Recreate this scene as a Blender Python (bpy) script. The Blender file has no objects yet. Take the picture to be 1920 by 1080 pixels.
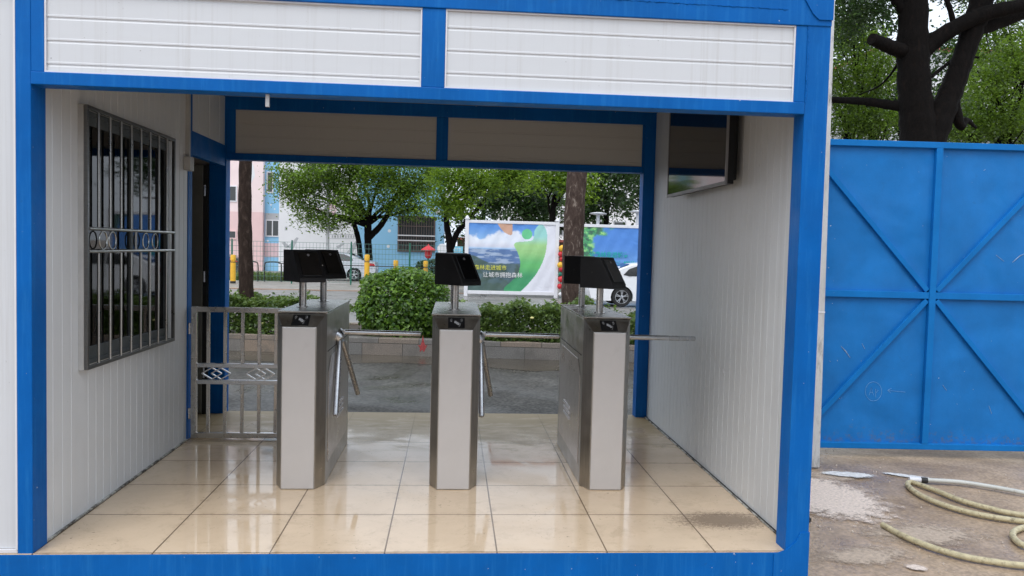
import bpy, math, random
import numpy as np
from mathutils import Vector, Matrix
PI = math.pi
R = math.radians
random.seed(7)
S = bpy.context.scene
COL = S.collection

# ------------------------------------------------------------------ camera
F, YAW, PIT, ROL = 1498.48, 0.0753, 0.0497, 0.0255
CP = (1.5265, -4.2254, 1.6375)
_cy, _sy, _cp, _sp = math.cos(YAW), math.sin(YAW), math.cos(PIT), math.sin(PIT)
_fw = Vector((_sy * _cp, _cy * _cp, -_sp))
_r0 = Vector((_cy, -_sy, 0)); _u0 = _r0.cross(_fw)
_c, _s = math.cos(ROL), math.sin(ROL)
_rt = _c * _r0 + _s * _u0
_up = -_s * _r0 + _c * _u0
cam = bpy.data.objects.new('camera', bpy.data.cameras.new('camera'))
COL.objects.link(cam)
m = Matrix((_rt, _up, -_fw)).transposed().to_4x4(); m.translation = CP
cam.matrix_world = m
cam.data.sensor_width = 36; cam.data.lens = 36 * F / 1920
cam.data.clip_end = 1500; cam.data.clip_start = 0.05
S.camera = cam
S.render.resolution_x = 1024; S.render.resolution_y = 576

def at(px, py, axis, val):
    """photo measurement -> world point on the plane axis = val (surveyed once from the floor tiles)"""
    d = _fw + _rt * ((px - 960) / F) - _up * ((py - 540) / F)
    k = 'xyz'.index(axis)
    t = (val - CP[k]) / d[k]
    return Vector(CP) + d * t

# ------------------------------------------------------------------ light: overcast
SUN_EL, SUN_AZ = R(58), R(205)
w = bpy.data.worlds.new('World'); S.world = w; w.use_nodes = True
nt = w.node_tree; nt.nodes.clear()
sky = nt.nodes.new('ShaderNodeTexSky'); sky.sky_type = 'NISHITA'; sky.sun_disc = False
sky.sun_elevation = SUN_EL; sky.sun_rotation = SUN_AZ; sky.dust_density = 6; sky.air_density = 1.2
hs = nt.nodes.new('ShaderNodeHueSaturation'); hs.inputs['Saturation'].default_value = 0.45
bg = nt.nodes.new('ShaderNodeBackground'); bg.inputs['Strength'].default_value = 0.12
wo = nt.nodes.new('ShaderNodeOutputWorld')
cl = nt.nodes.new('ShaderNodeMix'); cl.data_type = 'RGBA'; cl.inputs[0].default_value = 0.72      # even cloud deck over the sky
cl.inputs[7].default_value = (7.9, 8.7, 9.9, 1)
nt.links.new(sky.outputs[0], hs.inputs['Color']); nt.links.new(hs.outputs[0], cl.inputs[6]); nt.links.new(cl.outputs[2], bg.inputs[0]); nt.links.new(bg.outputs[0], wo.inputs[0])
sl = bpy.data.lights.new('sun', 'SUN'); sl.energy = 0.6; sl.angle = R(25); sl.color = (1, 0.98, 0.96)
so = bpy.data.objects.new('sun', sl); COL.objects.link(so)
sd = Vector((math.sin(SUN_AZ) * math.cos(SUN_EL), math.cos(SUN_AZ) * math.cos(SUN_EL), math.sin(SUN_EL)))
so.rotation_euler = (-sd).to_track_quat('-Z', 'Y').to_euler()
S.view_settings.view_transform = 'Standard'; S.view_settings.look = 'None'
S.view_settings.gamma = 1; S.view_settings.exposure = 0.60

# ------------------------------------------------------------------ materials
def ramp(nt, src, stops):
    r = nt.nodes.new('ShaderNodeValToRGB'); e = r.color_ramp.elements
    while len(e) < len(stops): e.new(0.5)
    for q, (p, c) in zip(e, stops):
        q.position = p; q.color = (*c, 1) if len(c) == 3 else c
    nt.links.new(src, r.inputs[0]); return r.outputs[0]
def coords(nt, scale=(1, 1, 1), kind='Object'):
    tc = nt.nodes.new('ShaderNodeTexCoord'); mp = nt.nodes.new('ShaderNodeMapping')
    mp.inputs['Scale'].default_value = scale
    nt.links.new(tc.outputs[kind], mp.inputs[0]); return mp.outputs[0]
def noise(nt, vec, scale, detail=6, rough=0.6, dist=0):
    n = nt.nodes.new('ShaderNodeTexNoise'); n.inputs['Scale'].default_value = scale
    n.inputs['Detail'].default_value = detail; n.inputs['Roughness'].default_value = rough
    n.inputs['Distortion'].default_value = dist
    nt.links.new(vec, n.inputs['Vector']); return n.outputs['Fac']
def mix(nt, fac, a, b, mode='MIX'):
    x = nt.nodes.new('ShaderNodeMix'); x.data_type = 'RGBA'; x.blend_type = mode
    for k, v in ((0, fac), (6, a), (7, b)):
        if hasattr(v, 'is_linked') or hasattr(v, 'links'): nt.links.new(v, x.inputs[k])
        else: x.inputs[k].default_value = v if k == 0 else (*v, 1) if len(v) == 3 else v
    return x.outputs[2]
def math_(nt, op, a, b=0.0):
    x = nt.nodes.new('ShaderNodeMath'); x.operation = op
    for k, v in ((0, a), (1, b)):
        if hasattr(v, 'links'): nt.links.new(v, x.inputs[k])
        else: x.inputs[k].default_value = v
    return x.outputs[0]
def base(name):
    mt = bpy.data.materials.new(name); mt.use_nodes = True
    return mt, mt.node_tree, mt.node_tree.nodes['Principled BSDF']
def bump(nt, b, h, strength=0.3, dist=0.01):
    n = nt.nodes.new('ShaderNodeBump'); n.inputs['Strength'].default_value = strength
    n.inputs['Distance'].default_value = dist
    nt.links.new(h, n.inputs['Height']); nt.links.new(n.outputs[0], b.inputs['Normal'])
def P(name, col, rough=0.5, metal=0.0, var=0.12, scale=6, bmp=0.0, bscale=40, dirt=None, dscale=3, dthr=(0.55, 0.75), stretch=(1, 1, 1), spec=0.5, emit=None):
    mt, nt, b = base(name)
    v = coords(nt, stretch)
    lo = tuple(c * (1 - var) for c in col); hi = tuple(min(1, c * (1 + var)) for c in col)
    c = ramp(nt, noise(nt, v, scale), [(0.3, lo), (0.7, hi)])
    if dirt:
        f = ramp(nt, noise(nt, v, dscale, 8, 0.7), [(dthr[0], (0, 0, 0)), (dthr[1], (1, 1, 1))])
        c = mix(nt, f, c, dirt)
    nt.links.new(c, b.inputs['Base Color'])
    rr = ramp(nt, noise(nt, v, scale * 1.7), [(0.3, (rough * 0.8,) * 3), (0.7, (min(1, rough * 1.2),) * 3)])
    nt.links.new(rr, b.inputs['Roughness'])
    b.inputs['Metallic'].default_value = metal
    b.inputs['Specular IOR Level'].default_value = spec
    if emit: b.inputs['Emission Color'].default_value = (*emit[0], 1); b.inputs['Emission Strength'].default_value = emit[1]
    if bmp: bump(nt, b, noise(nt, v, bscale), bmp, 0.01)
    return mt
def blue_paint(name, col, sk=0.5, chp=0.75):
    mt, nt, b = base(name)
    v = coords(nt); vs = coords(nt, (9, 9, 0.5))
    c = ramp(nt, noise(nt, v, 2.5), [(0.3, tuple(x * 0.86 for x in col)), (0.7, tuple(x * 1.12 for x in col))])
    streak = ramp(nt, noise(nt, vs, 4, 5, 0.7), [(0.50, (0, 0, 0)), (0.78, (sk,) * 3)])
    c = mix(nt, streak, c, (0.022, 0.21, 0.56))
    chip = ramp(nt, noise(nt, v, 38, 3, 0.5), [(chp, (0, 0, 0)), (chp + 0.015, (1, 1, 1))])
    c = mix(nt, chip, c, (0.45, 0.5, 0.55))
    grime = ramp(nt, noise(nt, v, 11, 8, 0.75, 1), [(0.6, (0, 0, 0)), (0.85, (0.5,) * 3)])
    c = mix(nt, grime, c, (0.02, 0.07, 0.17))
    nt.links.new(c, b.inputs['Base Color'])
    nt.links.new(ramp(nt, noise(nt, v, 7), [(0.3, (0.36,) * 3), (0.7, (0.55,) * 3)]), b.inputs['Roughness'])
    b.inputs['Specular IOR Level'].default_value = 0.15
    bump(nt, b, noise(nt, v, 55, 4), 0.12, 0.006)
    return mt
def panel_paint(name, col, sc=(30, 30, 0.6), amt=0.35, tint=(0.42, 0.40, 0.37), grime=0.0, splash=0.0):
    mt, nt, b = base(name)
    vs = coords(nt, sc); v = coords(nt)
    st = ramp(nt, noise(nt, vs, 1.0, 5, 0.7), [(0.52, (0, 0, 0)), (0.82, (amt,) * 3)])
    big = ramp(nt, noise(nt, v, 1.3, 3), [(0.35, (0.25,) * 3), (0.65, (1, 1, 1))])
    f = math_(nt, 'MULTIPLY', st, big)
    c = mix(nt, f, col, tint)
    spots = ramp(nt, noise(nt, v, 60, 2, 0.5), [(0.76, (0, 0, 0)), (0.79, (0.6,) * 3)])
    c = mix(nt, spots, c, (0.2, 0.19, 0.18))
    if grime:
        g = ramp(nt, noise(nt, v, 3, 8, 0.75), [(0.5, (0, 0, 0)), (0.8, (grime,) * 3)])
        c = mix(nt, g, c, (0.3, 0.27, 0.22))
    if splash:      # mud splashed up from the floor, with its own ragged edge
        sz = nt.nodes.new('ShaderNodeSeparateXYZ'); nt.links.new(v, sz.inputs[0])
        q = math_(nt, 'SUBTRACT', math_(nt, 'MULTIPLY', noise(nt, coords(nt, (1, 1, 0.7)), 30, 9, 0.8), 0.75), math_(nt, 'MULTIPLY', sz.outputs[2], 0.9))
        c = mix(nt, ramp(nt, q, [(0.40, (0, 0, 0)), (0.52, (splash,) * 3)]), c, (0.33, 0.29, 0.23))
    nt.links.new(c, b.inputs['Base Color'])
    b.inputs['Roughness'].default_value = 0.42
    bump(nt, b, noise(nt, v, 5, 2), 0.15, 0.01)
    return mt
def tile_mat():
    mt, nt, b = base('floor_tile_glaze')
    v = coords(nt)
    br = nt.nodes.new('ShaderNodeTexBrick'); br.offset = 0; br.squash = 1
    for k, x in (('Scale', 1), ('Mortar Size', 0.0045), ('Brick Width', 0.6), ('Row Height', 0.6), ('Mortar Smooth', 0.1), ('Bias', 0)):
        br.inputs[k].default_value = x
    br.inputs['Color1'].default_value = (0.74, 0.58, 0.41, 1); br.inputs['Color2'].default_value = (0.70, 0.545, 0.38, 1)
    br.inputs['Mortar'].default_value = (0.13, 0.085, 0.05, 1)
    nt.links.new(v, br.inputs['Vector'])
    c = mix(nt, ramp(nt, noise(nt, v, 2.2, 5), [(0.35, (0.0,) * 3), (0.7, (0.35,) * 3)]), br.outputs['Color'], (0.46, 0.34, 0.22))
    d1 = ramp(nt, noise(nt, v, 5, 10, 0.8, 0.5), [(0.52, (0, 0, 0)), (0.72, (0.42,) * 3)])
    c = mix(nt, d1, c, (0.36, 0.26, 0.16))
    d2 = ramp(nt, noise(nt, v, 34, 6, 0.7), [(0.60, (0, 0, 0)), (0.68, (0.75,) * 3)])
    d3 = ramp(nt, noise(nt, v, 1.6, 4), [(0.46, (0.1,) * 3), (0.62, (1, 1, 1))])
    c = mix(nt, math_(nt, 'MULTIPLY', d2, d3), c, (0.12, 0.08, 0.05))
    sx = nt.nodes.new('ShaderNodeSeparateXYZ'); nt.links.new(v, sx.inputs[0])      # mud walked in from the lane side
    yb_ = math_(nt, 'ADD', math_(nt, 'MULTIPLY', math_(nt, 'SUBTRACT', sx.outputs[1], 2.2), 0.75), math_(nt, 'MULTIPLY', math_(nt, 'SUBTRACT', noise(nt, coords(nt, (1, 2.2, 1)), 2.6, 9, 0.7, 0.6), 0.5), 2.4))
    mud = ramp(nt, yb_, [(-0.15 + 0.15, (0, 0, 0)), (0.35, (0.55,) * 3), (0.8, (0.9,) * 3)])
    c = mix(nt, mud, c, (0.36, 0.27, 0.14))
    b2 = nt.nodes.new('ShaderNodeTexBrick'); b2.offset = 0
    for k, x in (('Scale', 1), ('Mortar Size', 0.05), ('Brick Width', 0.6), ('Row Height', 0.6), ('Mortar Smooth', 1.0), ('Bias', 0)): b2.inputs[k].default_value = x
    nt.links.new(v, b2.inputs['Vector'])
    jd = ramp(nt, noise(nt, v, 9, 9, 0.8), [(0.50, (0, 0, 0)), (0.68, (0.6,) * 3)])
    c = mix(nt, math_(nt, 'MULTIPLY', b2.outputs['Fac'], jd), c, (0.2, 0.13, 0.075))
    # muddy patch in the front right corner
    sp = nt.nodes.new('ShaderNodeVectorMath'); sp.operation = 'DISTANCE'
    nt.links.new(coords(nt, (0.8, 1.6, 1)), sp.inputs[0]); sp.inputs[1].default_value = (2.58, 0.8, 0)
    mk = math_(nt, 'ADD', sp.outputs['Value'], math_(nt, 'MULTIPLY', noise(nt, v, 45, 8, 0.85), 0.75))
    c = mix(nt, ramp(nt, mk, [(0.52, (0.8,) * 3), (0.66, (0, 0, 0))]), c, (0.17, 0.115, 0.07))
    nt.links.new(c, b.inputs['Base Color'])
    wet = noise(nt, v, 1.7, 6, 0.65, 0.6)
    rg = ramp(nt, wet, [(0.45, (0.02,) * 3), (0.5, (0.09,) * 3), (0.62, (0.24,) * 3)])
    nt.links.new(mix(nt, mud, rg, (0.5, 0.5, 0.5)), b.inputs['Roughness'])
    b.inputs['Specular IOR Level'].default_value = 0.30
    h = math_(nt, 'MULTIPLY', br.outputs['Fac'], -1.0)
    h2 = math_(nt, 'ADD', h, math_(nt, 'MULTIPLY', noise(nt, v, 90, 3), 0.05))
    bump(nt, b, h2, 0.25, 0.003)
    return mt
def ground_mat(name, c1, c2, c3, wetlo=0.12, wethi=0.7, stain=None, agg=120, spec=0.5, ac=0.6):
    mt, nt, b = base(name)
    v = coords(nt)
    c = ramp(nt, noise(nt, v, 0.9, 8, 0.65, 0.4), [(0.32, c1), (0.52, c2), (0.72, c3)])
    sp = ramp(nt, noise(nt, v, agg, 2, 0.5), [(0.35, (0.45,) * 3), (0.68, (1.5, 1.5, 1.48))])
    c = mix(nt, ac, c, sp, 'MULTIPLY'); b.inputs['Specular IOR Level'].default_value = spec
    if stain:
        f = ramp(nt, noise(nt, v, 1.9, 10, 0.75, 0.8), [(0.54, (0, 0, 0)), (0.68, (0.8,) * 3)])
        c = mix(nt, f, c, stain)
    nt.links.new(c, b.inputs['Base Color'])
    nt.links.new(ramp(nt, noise(nt, v, 0.6, 7, 0.6, 0.5), [(0.4, (wetlo,) * 3), (0.6, (wethi,) * 3)]), b.inputs['Roughness'])
    bump(nt, b, noise(nt, v, agg * 0.7, 3), 0.4, 0.006)
    return mt
def leaf_mat(name, dark, light, trans=0.35, rough=0.4):
    mt, nt, b = base(name)
    a = nt.nodes.new('ShaderNodeAttribute'); a.attribute_name = 'tint'
    c = ramp(nt, a.outputs['Fac'], [(0.0, dark), (0.75, tuple((x + y) / 2 for x, y in zip(dark, light))), (1.0, light)])
    nt.links.new(c, b.inputs['Base Color']); b.inputs['Roughness'].default_value = rough
    t = nt.nodes.new('ShaderNodeBsdfTranslucent'); nt.links.new(mix(nt, 0.5, c, (light[0] * 1.6, light[1] * 1.5, light[2])), t.inputs[0])
    ms = nt.nodes.new('ShaderNodeMixShader'); ms.inputs[0].default_value = trans
    nt.links.new(b.outputs[0], ms.inputs[1]); nt.links.new(t.outputs[0], ms.inputs[2])
    nt.links.new(ms.outputs[0], nt.nodes['Material Output'].inputs[0])
    return mt
def vcol_mat(name, rough=0.5):
    mt, nt, b = base(name)
    a = nt.nodes.new('ShaderNodeAttribute'); a.attribute_name = 'print'
    nt.links.new(a.outputs['Color'], b.inputs['Base Color']); b.inputs['Roughness'].default_value = rough
    bump(nt, b, noise(nt, coords(nt, (1, 1, 1)), 2.2, 3, 0.5, 1.5), 0.35, 0.05)
    return mt
def glass_dark(name, col=(0.012, 0.016, 0.016), rough=0.04):
    mt, nt, b = base(name)
    b.inputs['Base Color'].default_value = (*col, 1); b.inputs['Roughness'].default_value = rough
    b.inputs['Specular IOR Level'].default_value = 0.8
    return mt
def see_glass(name):
    mt, nt, b = base(name)
    g = nt.nodes.new('ShaderNodeBsdfGlossy'); g.inputs['Roughness'].default_value = 0.03
    t = nt.nodes.new('ShaderNodeBsdfTransparent'); t.inputs[0].default_value = (0.16, 0.18, 0.18, 1)
    fr = nt.nodes.new('ShaderNodeFresnel'); fr.inputs[0].default_value = 1.5
    ms = nt.nodes.new('ShaderNodeMixShader'); nt.links.new(fr.outputs[0], ms.inputs[0])
    nt.links.new(t.outputs[0], ms.inputs[1]); nt.links.new(g.outputs[0], ms.inputs[2])
    nt.links.new(ms.outputs[0], nt.nodes['Material Output'].inputs[0])
    return mt
def brushed(name, col, rough=0.3, sc=(4, 4, 90), metal=1.0, smear=None):
    mt, nt, b = base(name)
    vs = coords(nt, sc); v = coords(nt)
    c = ramp(nt, noise(nt, vs, 3, 3), [(0.3, tuple(x * 0.88 for x in col)), (0.7, tuple(min(1, x * 1.1) for x in col))])
    sm = ramp(nt, noise(nt, v, 6, 7, 0.7, 0.6), [(0.45, (0, 0, 0)), (0.85, (0.35,) * 3)])
    c = mix(nt, sm, c, smear or tuple(x * 0.7 for x in col))
    nt.links.new(c, b.inputs['Base Color'])
    nt.links.new(ramp(nt, noise(nt, v, 8, 6), [(0.3, (rough * 0.75,) * 3), (0.7, (rough * 1.35,) * 3)]), b.inputs['Roughness'])
    b.inputs['Metallic'].default_value = metal
    bump(nt, b, noise(nt, vs, 12, 2), 0.05, 0.002)
    return mt
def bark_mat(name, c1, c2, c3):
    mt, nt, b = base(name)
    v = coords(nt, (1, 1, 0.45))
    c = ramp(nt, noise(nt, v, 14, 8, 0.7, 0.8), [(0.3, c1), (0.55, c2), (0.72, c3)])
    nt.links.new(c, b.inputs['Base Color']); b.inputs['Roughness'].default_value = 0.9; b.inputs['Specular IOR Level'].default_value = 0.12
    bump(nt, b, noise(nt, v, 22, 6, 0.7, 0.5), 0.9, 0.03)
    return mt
M = {}
M['blue'] = blue_paint('blue_frame_paint', (0.0015, 0.118, 0.43))
M['gate_blue'] = blue_paint('blue_gate_paint', (0.006, 0.165, 0.49), 0.12, 0.765)
M['white_panel'] = panel_paint('white_cladding', (0.655, 0.675, 0.70), amt=0.6)
M['wall_panel'] = panel_paint('wall_cladding', (0.74, 0.765, 0.785), amt=0.2, grime=0.10, splash=0.5)
M['stain_panel'] = panel_paint('streaked_wall_cladding', (0.70, 0.725, 0.74), sc=(9, 16, 0.35), amt=0.4, grime=0.12, splash=0.6)
M['grey_panel'] = panel_paint('grey_cladding', (0.60, 0.575, 0.53), amt=0.15)
M['ceiling'] = P('dull_ceiling_sheet', (0.22, 0.215, 0.2), 0.6)
M['door'] = P('grey_door_paint', (0.20, 0.20, 0.175), 0.5)
def sheet_metal():
    mt = blue_paint('blue_gate_sheet', (0.006, 0.165, 0.49), 0.12, 0.765); nt = mt.node_tree; b = nt.nodes['Principled BSDF']
    v = coords(nt); old = b.inputs['Normal'].links[0].from_node
    n = nt.nodes.new('ShaderNodeBump'); n.inputs['Strength'].default_value = 0.5; n.inputs['Distance'].default_value = 0.12
    nt.links.new(noise(nt, v, 1.6, 2, 0.4, 0.4), n.inputs['Height']); nt.links.new(old.outputs[0], n.inputs['Normal']); nt.links.new(n.outputs[0], b.inputs['Normal'])
    c = b.inputs['Base Color'].links[0].from_socket; sz = nt.nodes.new('ShaderNodeSeparateXYZ'); nt.links.new(v, sz.inputs[0])
    q = math_(nt, 'SUBTRACT', math_(nt, 'MULTIPLY', noise(nt, v, 18, 9, 0.8), 0.9), math_(nt, 'MULTIPLY', sz.outputs[2], 0.7))
    c = mix(nt, ramp(nt, q, [(0.38, (0, 0, 0)), (0.5, (0.6,) * 3)]), c, (0.12, 0.13, 0.13)); nt.links.new(c, b.inputs['Base Color'])
    b.inputs['Specular IOR Level'].default_value = 0.3
    return mt
M['gate_sheet'] = sheet_metal()
M['tile'] = tile_mat()
M['seal'] = P('white_sealant', (0.55, 0.54, 0.5), 0.6, dirt=(0.08, 0.07, 0.06), dscale=14, dthr=(0.45, 0.6))
M['dark'] = P('dark_gap', (0.02, 0.02, 0.02), 0.6)
M['steel'] = brushed('stainless_steel', (0.60, 0.58, 0.55), 0.26)
M['grille_bar'] = brushed('dull_bar_steel', (0.50, 0.50, 0.48), 0.32)
M['grille'] = brushed('dull_grille_steel', (0.22, 0.22, 0.215), 0.35)
M['steel_bright'] = brushed('polished_steel', (0.62, 0.635, 0.655), 0.27)
M['cabinet'] = brushed('brushed_cabinet_steel', (0.47, 0.455, 0.43), 0.36, (14, 14, 1.2))
M['lid'] = brushed('cabinet_lid_steel', (0.33, 0.32, 0.30), 0.28)
M['plate'] = P('grey_film_on_steel', (0.60, 0.58, 0.565), 0.42, 0.2, 0.03, 5, dirt=(0.50, 0.48, 0.46), dscale=9, dthr=(0.6, 0.9))
M['side_panel'] = brushed('cabinet_side_panel_steel', (0.62, 0.58, 0.56), 0.33)
M['black'] = P('black_powder_coat', (0.011, 0.011, 0.012), 0.42, var=0.3, spec=0.35)
M['screen'] = glass_dark('black_screen_glass', (0.006, 0.006, 0.007), 0.09)
M['tv_screen'] = glass_dark('television_glass', (0.01, 0.01, 0.012), 0.05)
M['bezel'] = P('grey_plastic_bezel', (0.22, 0.22, 0.23), 0.4)
M['white_pl'] = P('white_plastic', (0.52, 0.515, 0.50), 0.45)
M['white_paint'] = P('white_paint', (0.74, 0.74, 0.77), 0.45, var=0.04)
M['mark'] = P('pale_print', (0.45, 0.45, 0.45), 0.5)
M['chalk'] = P('chalk_mark', (0.16, 0.36, 0.62), 0.9, var=0.3, scale=60)
M['scuff'] = P('paint_scuff', (0.22, 0.33, 0.48), 0.9, var=0.4, scale=60)
M['win_glass'] = see_glass('tinted_window_glass')
M['alu'] = P('window_aluminium', (0.10, 0.115, 0.12), 0.45, 0.3)
M['hose'] = P('cream_hose_rubber', (0.50, 0.44, 0.27), 0.5, var=0.2, scale=25, dirt=(0.2, 0.16, 0.1), dscale=30, dthr=(0.52, 0.68), bmp=0.5, bscale=50)
M['pipe'] = P('pale_grey_pipe', (0.55, 0.56, 0.52), 0.4, dirt=(0.3, 0.27, 0.2), dscale=20)
M['yard'] = ground_mat('yard_concrete', (0.18, 0.125, 0.082), (0.34, 0.25, 0.17), (0.47, 0.36, 0.26), 0.2, 0.7, (0.42, 0.31, 0.22), 50, 0.5, 0.45)
M['asphalt'] = ground_mat('wet_asphalt', (0.048, 0.045, 0.04), (0.075, 0.071, 0.063), (0.115, 0.11, 0.10), 0.25, 0.75, None, 28, 0.3, 1.0)
M['wet_asphalt'] = ground_mat('soaked_asphalt', (0.055, 0.045, 0.035), (0.08, 0.068, 0.052), (0.11, 0.095, 0.075), 0.12, 0.3, None, 60)
M['road'] = ground_mat('street_asphalt', (0.16, 0.155, 0.145), (0.21, 0.2, 0.19), (0.26, 0.25, 0.235), 0.25, 0.6, None, 40)
M['paving'] = ground_mat('street_paving', (0.22, 0.2, 0.18), (0.28, 0.26, 0.23), (0.35, 0.31, 0.28), 0.3, 0.7, (0.2, 0.17, 0.15), 20)
M['soil'] = ground_mat('soil', (0.03, 0.022, 0.014), (0.05, 0.035, 0.022), (0.08, 0.06, 0.035), 0.7, 0.95, None, 30)
def patch_mat(name, col, edge, sc=7.0, rough=0.85, thr=0.5):
    mt, nt, b = base(name)
    v = coords(nt); ln = nt.nodes.new('ShaderNodeVectorMath'); ln.operation = 'LENGTH'
    nt.links.new(coords(nt, (1, 1, 1), 'UV'), ln.inputs[0])
    n1 = noise(nt, v, sc, 10, 0.75, 0.4); n2 = noise(nt, v, sc * 5, 6, 0.7)
    m_ = math_(nt, 'SUBTRACT', math_(nt, 'ADD', math_(nt, 'MULTIPLY', n1, 1.6), math_(nt, 'MULTIPLY', n2, 0.5)), math_(nt, 'MULTIPLY', ln.outputs['Value'], 1.0))
    a = ramp(nt, m_, [(thr - edge, (0, 0, 0)), (thr + edge, (1, 1, 1))])
    c = ramp(nt, n2, [(0.35, tuple(x * 0.72 for x in col)), (0.65, tuple(min(1, x * 1.15) for x in col))])
    nt.links.new(c, b.inputs['Base Color']); nt.links.new(a, b.inputs['Alpha']); b.inputs['Roughness'].default_value = rough
    bump(nt, b, n2, 0.8, 0.02); return mt
M['patch_plaster'] = patch_mat('crusted_plaster_patch', (0.72, 0.61, 0.53), 0.16, 9, thr=0.24)
M['patch_white'] = patch_mat('thin_white_paint_patch', (0.78, 0.78, 0.76), 0.08, 5, 0.5, thr=0.28)
M['patch_pale'] = patch_mat('pale_scraped_patch', (0.46, 0.37, 0.29), 0.22, 6)
M['plaster'] = P('dried_plaster', (0.60, 0.52, 0.44), 0.9, var=0.25, scale=30, bmp=0.9, bscale=60)
M['paint_spill'] = P('spilled_white_paint', (0.78, 0.78, 0.76), 0.5, var=0.08)
M['bark_dark'] = bark_mat('shade_dark_bark', (0.004, 0.0035, 0.0035), (0.007, 0.0055, 0.005), (0.015, 0.010, 0.008))  # near-black: canopy shade and backlight are put into this bark colour
M['bark'] = bark_mat('brown_bark', (0.018, 0.012, 0.010), (0.042, 0.028, 0.022), (0.11, 0.08, 0.065))
M['leaf_tree'] = leaf_mat('tree_leaf', (0.014, 0.05, 0.010), (0.13, 0.27, 0.03), 0.42)
M['leaf_bright'] = leaf_mat('bright_tree_leaf', (0.03, 0.085, 0.012), (0.24, 0.38, 0.03), 0.48)
M['leaf_mix'] = leaf_mat('flecked_leaf', (0.007, 0.027, 0.006), (0.20, 0.34, 0.035), 0.42)  # bright and dark flecks come from the random clump tint
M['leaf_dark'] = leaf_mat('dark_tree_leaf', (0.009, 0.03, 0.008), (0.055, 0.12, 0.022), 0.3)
M['leaf_hedge'] = leaf_mat('hedge_leaf', (0.03, 0.085, 0.014), (0.22, 0.38, 0.05), 0.3, 0.3)
M['leaf_low'] = leaf_mat('low_hedge_leaf', (0.035, 0.075, 0.02), (0.20, 0.30, 0.07), 0.3, 0.35)
M['yellow'] = P('yellow_paint', (0.75, 0.42, 0.03), 0.45)
M['red'] = P('red_paint', (0.55, 0.02, 0.03), 0.5)
M['pink'] = P('pale_pink_wall_paint', (0.86, 0.70, 0.69), 0.8, var=0.04, scale=1)
M['rose'] = P('rose_wall_paint', (0.78, 0.55, 0.54), 0.8, var=0.04, scale=1)
M['skyblue'] = P('light_blue_wall_paint', (0.28, 0.56, 0.80), 0.8, var=0.05, scale=1)
M['white_wall'] = P('white_wall_paint', (0.78, 0.78, 0.80), 0.8, var=0.03, scale=1)
M['grey_mural'] = P('grey_mural_paint', (0.45, 0.46, 0.48), 0.8, var=0.1, scale=2)
M['pink_mural'] = P('pink_mural_paint', (0.70, 0.52, 0.55), 0.8, var=0.1, scale=2)
M['roof_red'] = P('red_roof', (0.42, 0.12, 0.1), 0.8)
M['brown_wall'] = P('brown_wall', (0.12, 0.085, 0.06), 0.8, var=0.3)
M['banner'] = vcol_mat('printed_banner_cloth', 0.45)
M['bgreen'] = P('green_post_paint', (0.01, 0.14, 0.09), 0.5)
M['lettery'] = P('yellow_lettering', (0.72, 0.70, 0.08), 0.5)
M['letterw'] = P('white_lettering', (0.8, 0.8, 0.8), 0.5)
M['lettert'] = P('teal_lettering', (0.02, 0.42, 0.42), 0.5)
M['pale_blue'] = P('pale_blue_board', (0.2, 0.55, 0.72), 0.5)
M['car_white'] = P('white_car_paint', (0.76, 0.77, 0.79), 0.18, var=0.02)
M['car_silver'] = P('silver_car_paint', (0.52, 0.53, 0.56), 0.22, 0.5, var=0.03)
M['car_dark'] = P('dark_car_paint', (0.03, 0.035, 0.04), 0.2, 0.3)
M['tyre'] = P('tyre_rubber', (0.018, 0.018, 0.019), 0.8)
M['galv'] = P('galvanised_zinc', (0.56, 0.56, 0.56), 0.55, 0.1, 0.25, 9, dirt=(0.2, 0.2, 0.19), dscale=9, dthr=(0.52, 0.68), stretch=(1, 1, 0.3))
def granite():
    mt, nt, b = base('granite_blocks')
    v = coords(nt)
    mp = nt.nodes.new('ShaderNodeMapping'); mp.inputs['Rotation'].default_value = (PI / 2, 0, 0)
    nt.links.new(v, mp.inputs[0])
    br = nt.nodes.new('ShaderNodeTexBrick'); br.offset = 0.4
    for k, x in (('Scale', 1), ('Mortar Size', 0.006), ('Brick Width', 0.68), ('Row Height', 0.6), ('Bias', 0)): br.inputs[k].default_value = x
    br.inputs['Color1'].default_value = (0.16, 0.158, 0.15, 1); br.inputs['Color2'].default_value = (0.25, 0.19, 0.14, 1)
    br.inputs['Mortar'].default_value = (0.05, 0.045, 0.04, 1); nt.links.new(mp.outputs[0], br.inputs['Vector'])
    sp = ramp(nt, noise(nt, v, 70, 3, 0.6), [(0.35, (0.5,) * 3), (0.65, (1.4,) * 3)])
    c = mix(nt, 0.8, br.outputs['Color'], sp, 'MULTIPLY')
    c = mix(nt, ramp(nt, noise(nt, v, 3, 6), [(0.5, (0, 0, 0)), (0.7, (0.6,) * 3)]), c, (0.10, 0.095, 0.085))
    nt.links.new(c, b.inputs['Base Color']); b.inputs['Roughness'].default_value = 0.6
    bump(nt, b, noise(nt, v, 60, 3), 0.4, 0.006)
    return mt
M['granite'] = granite()

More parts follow.
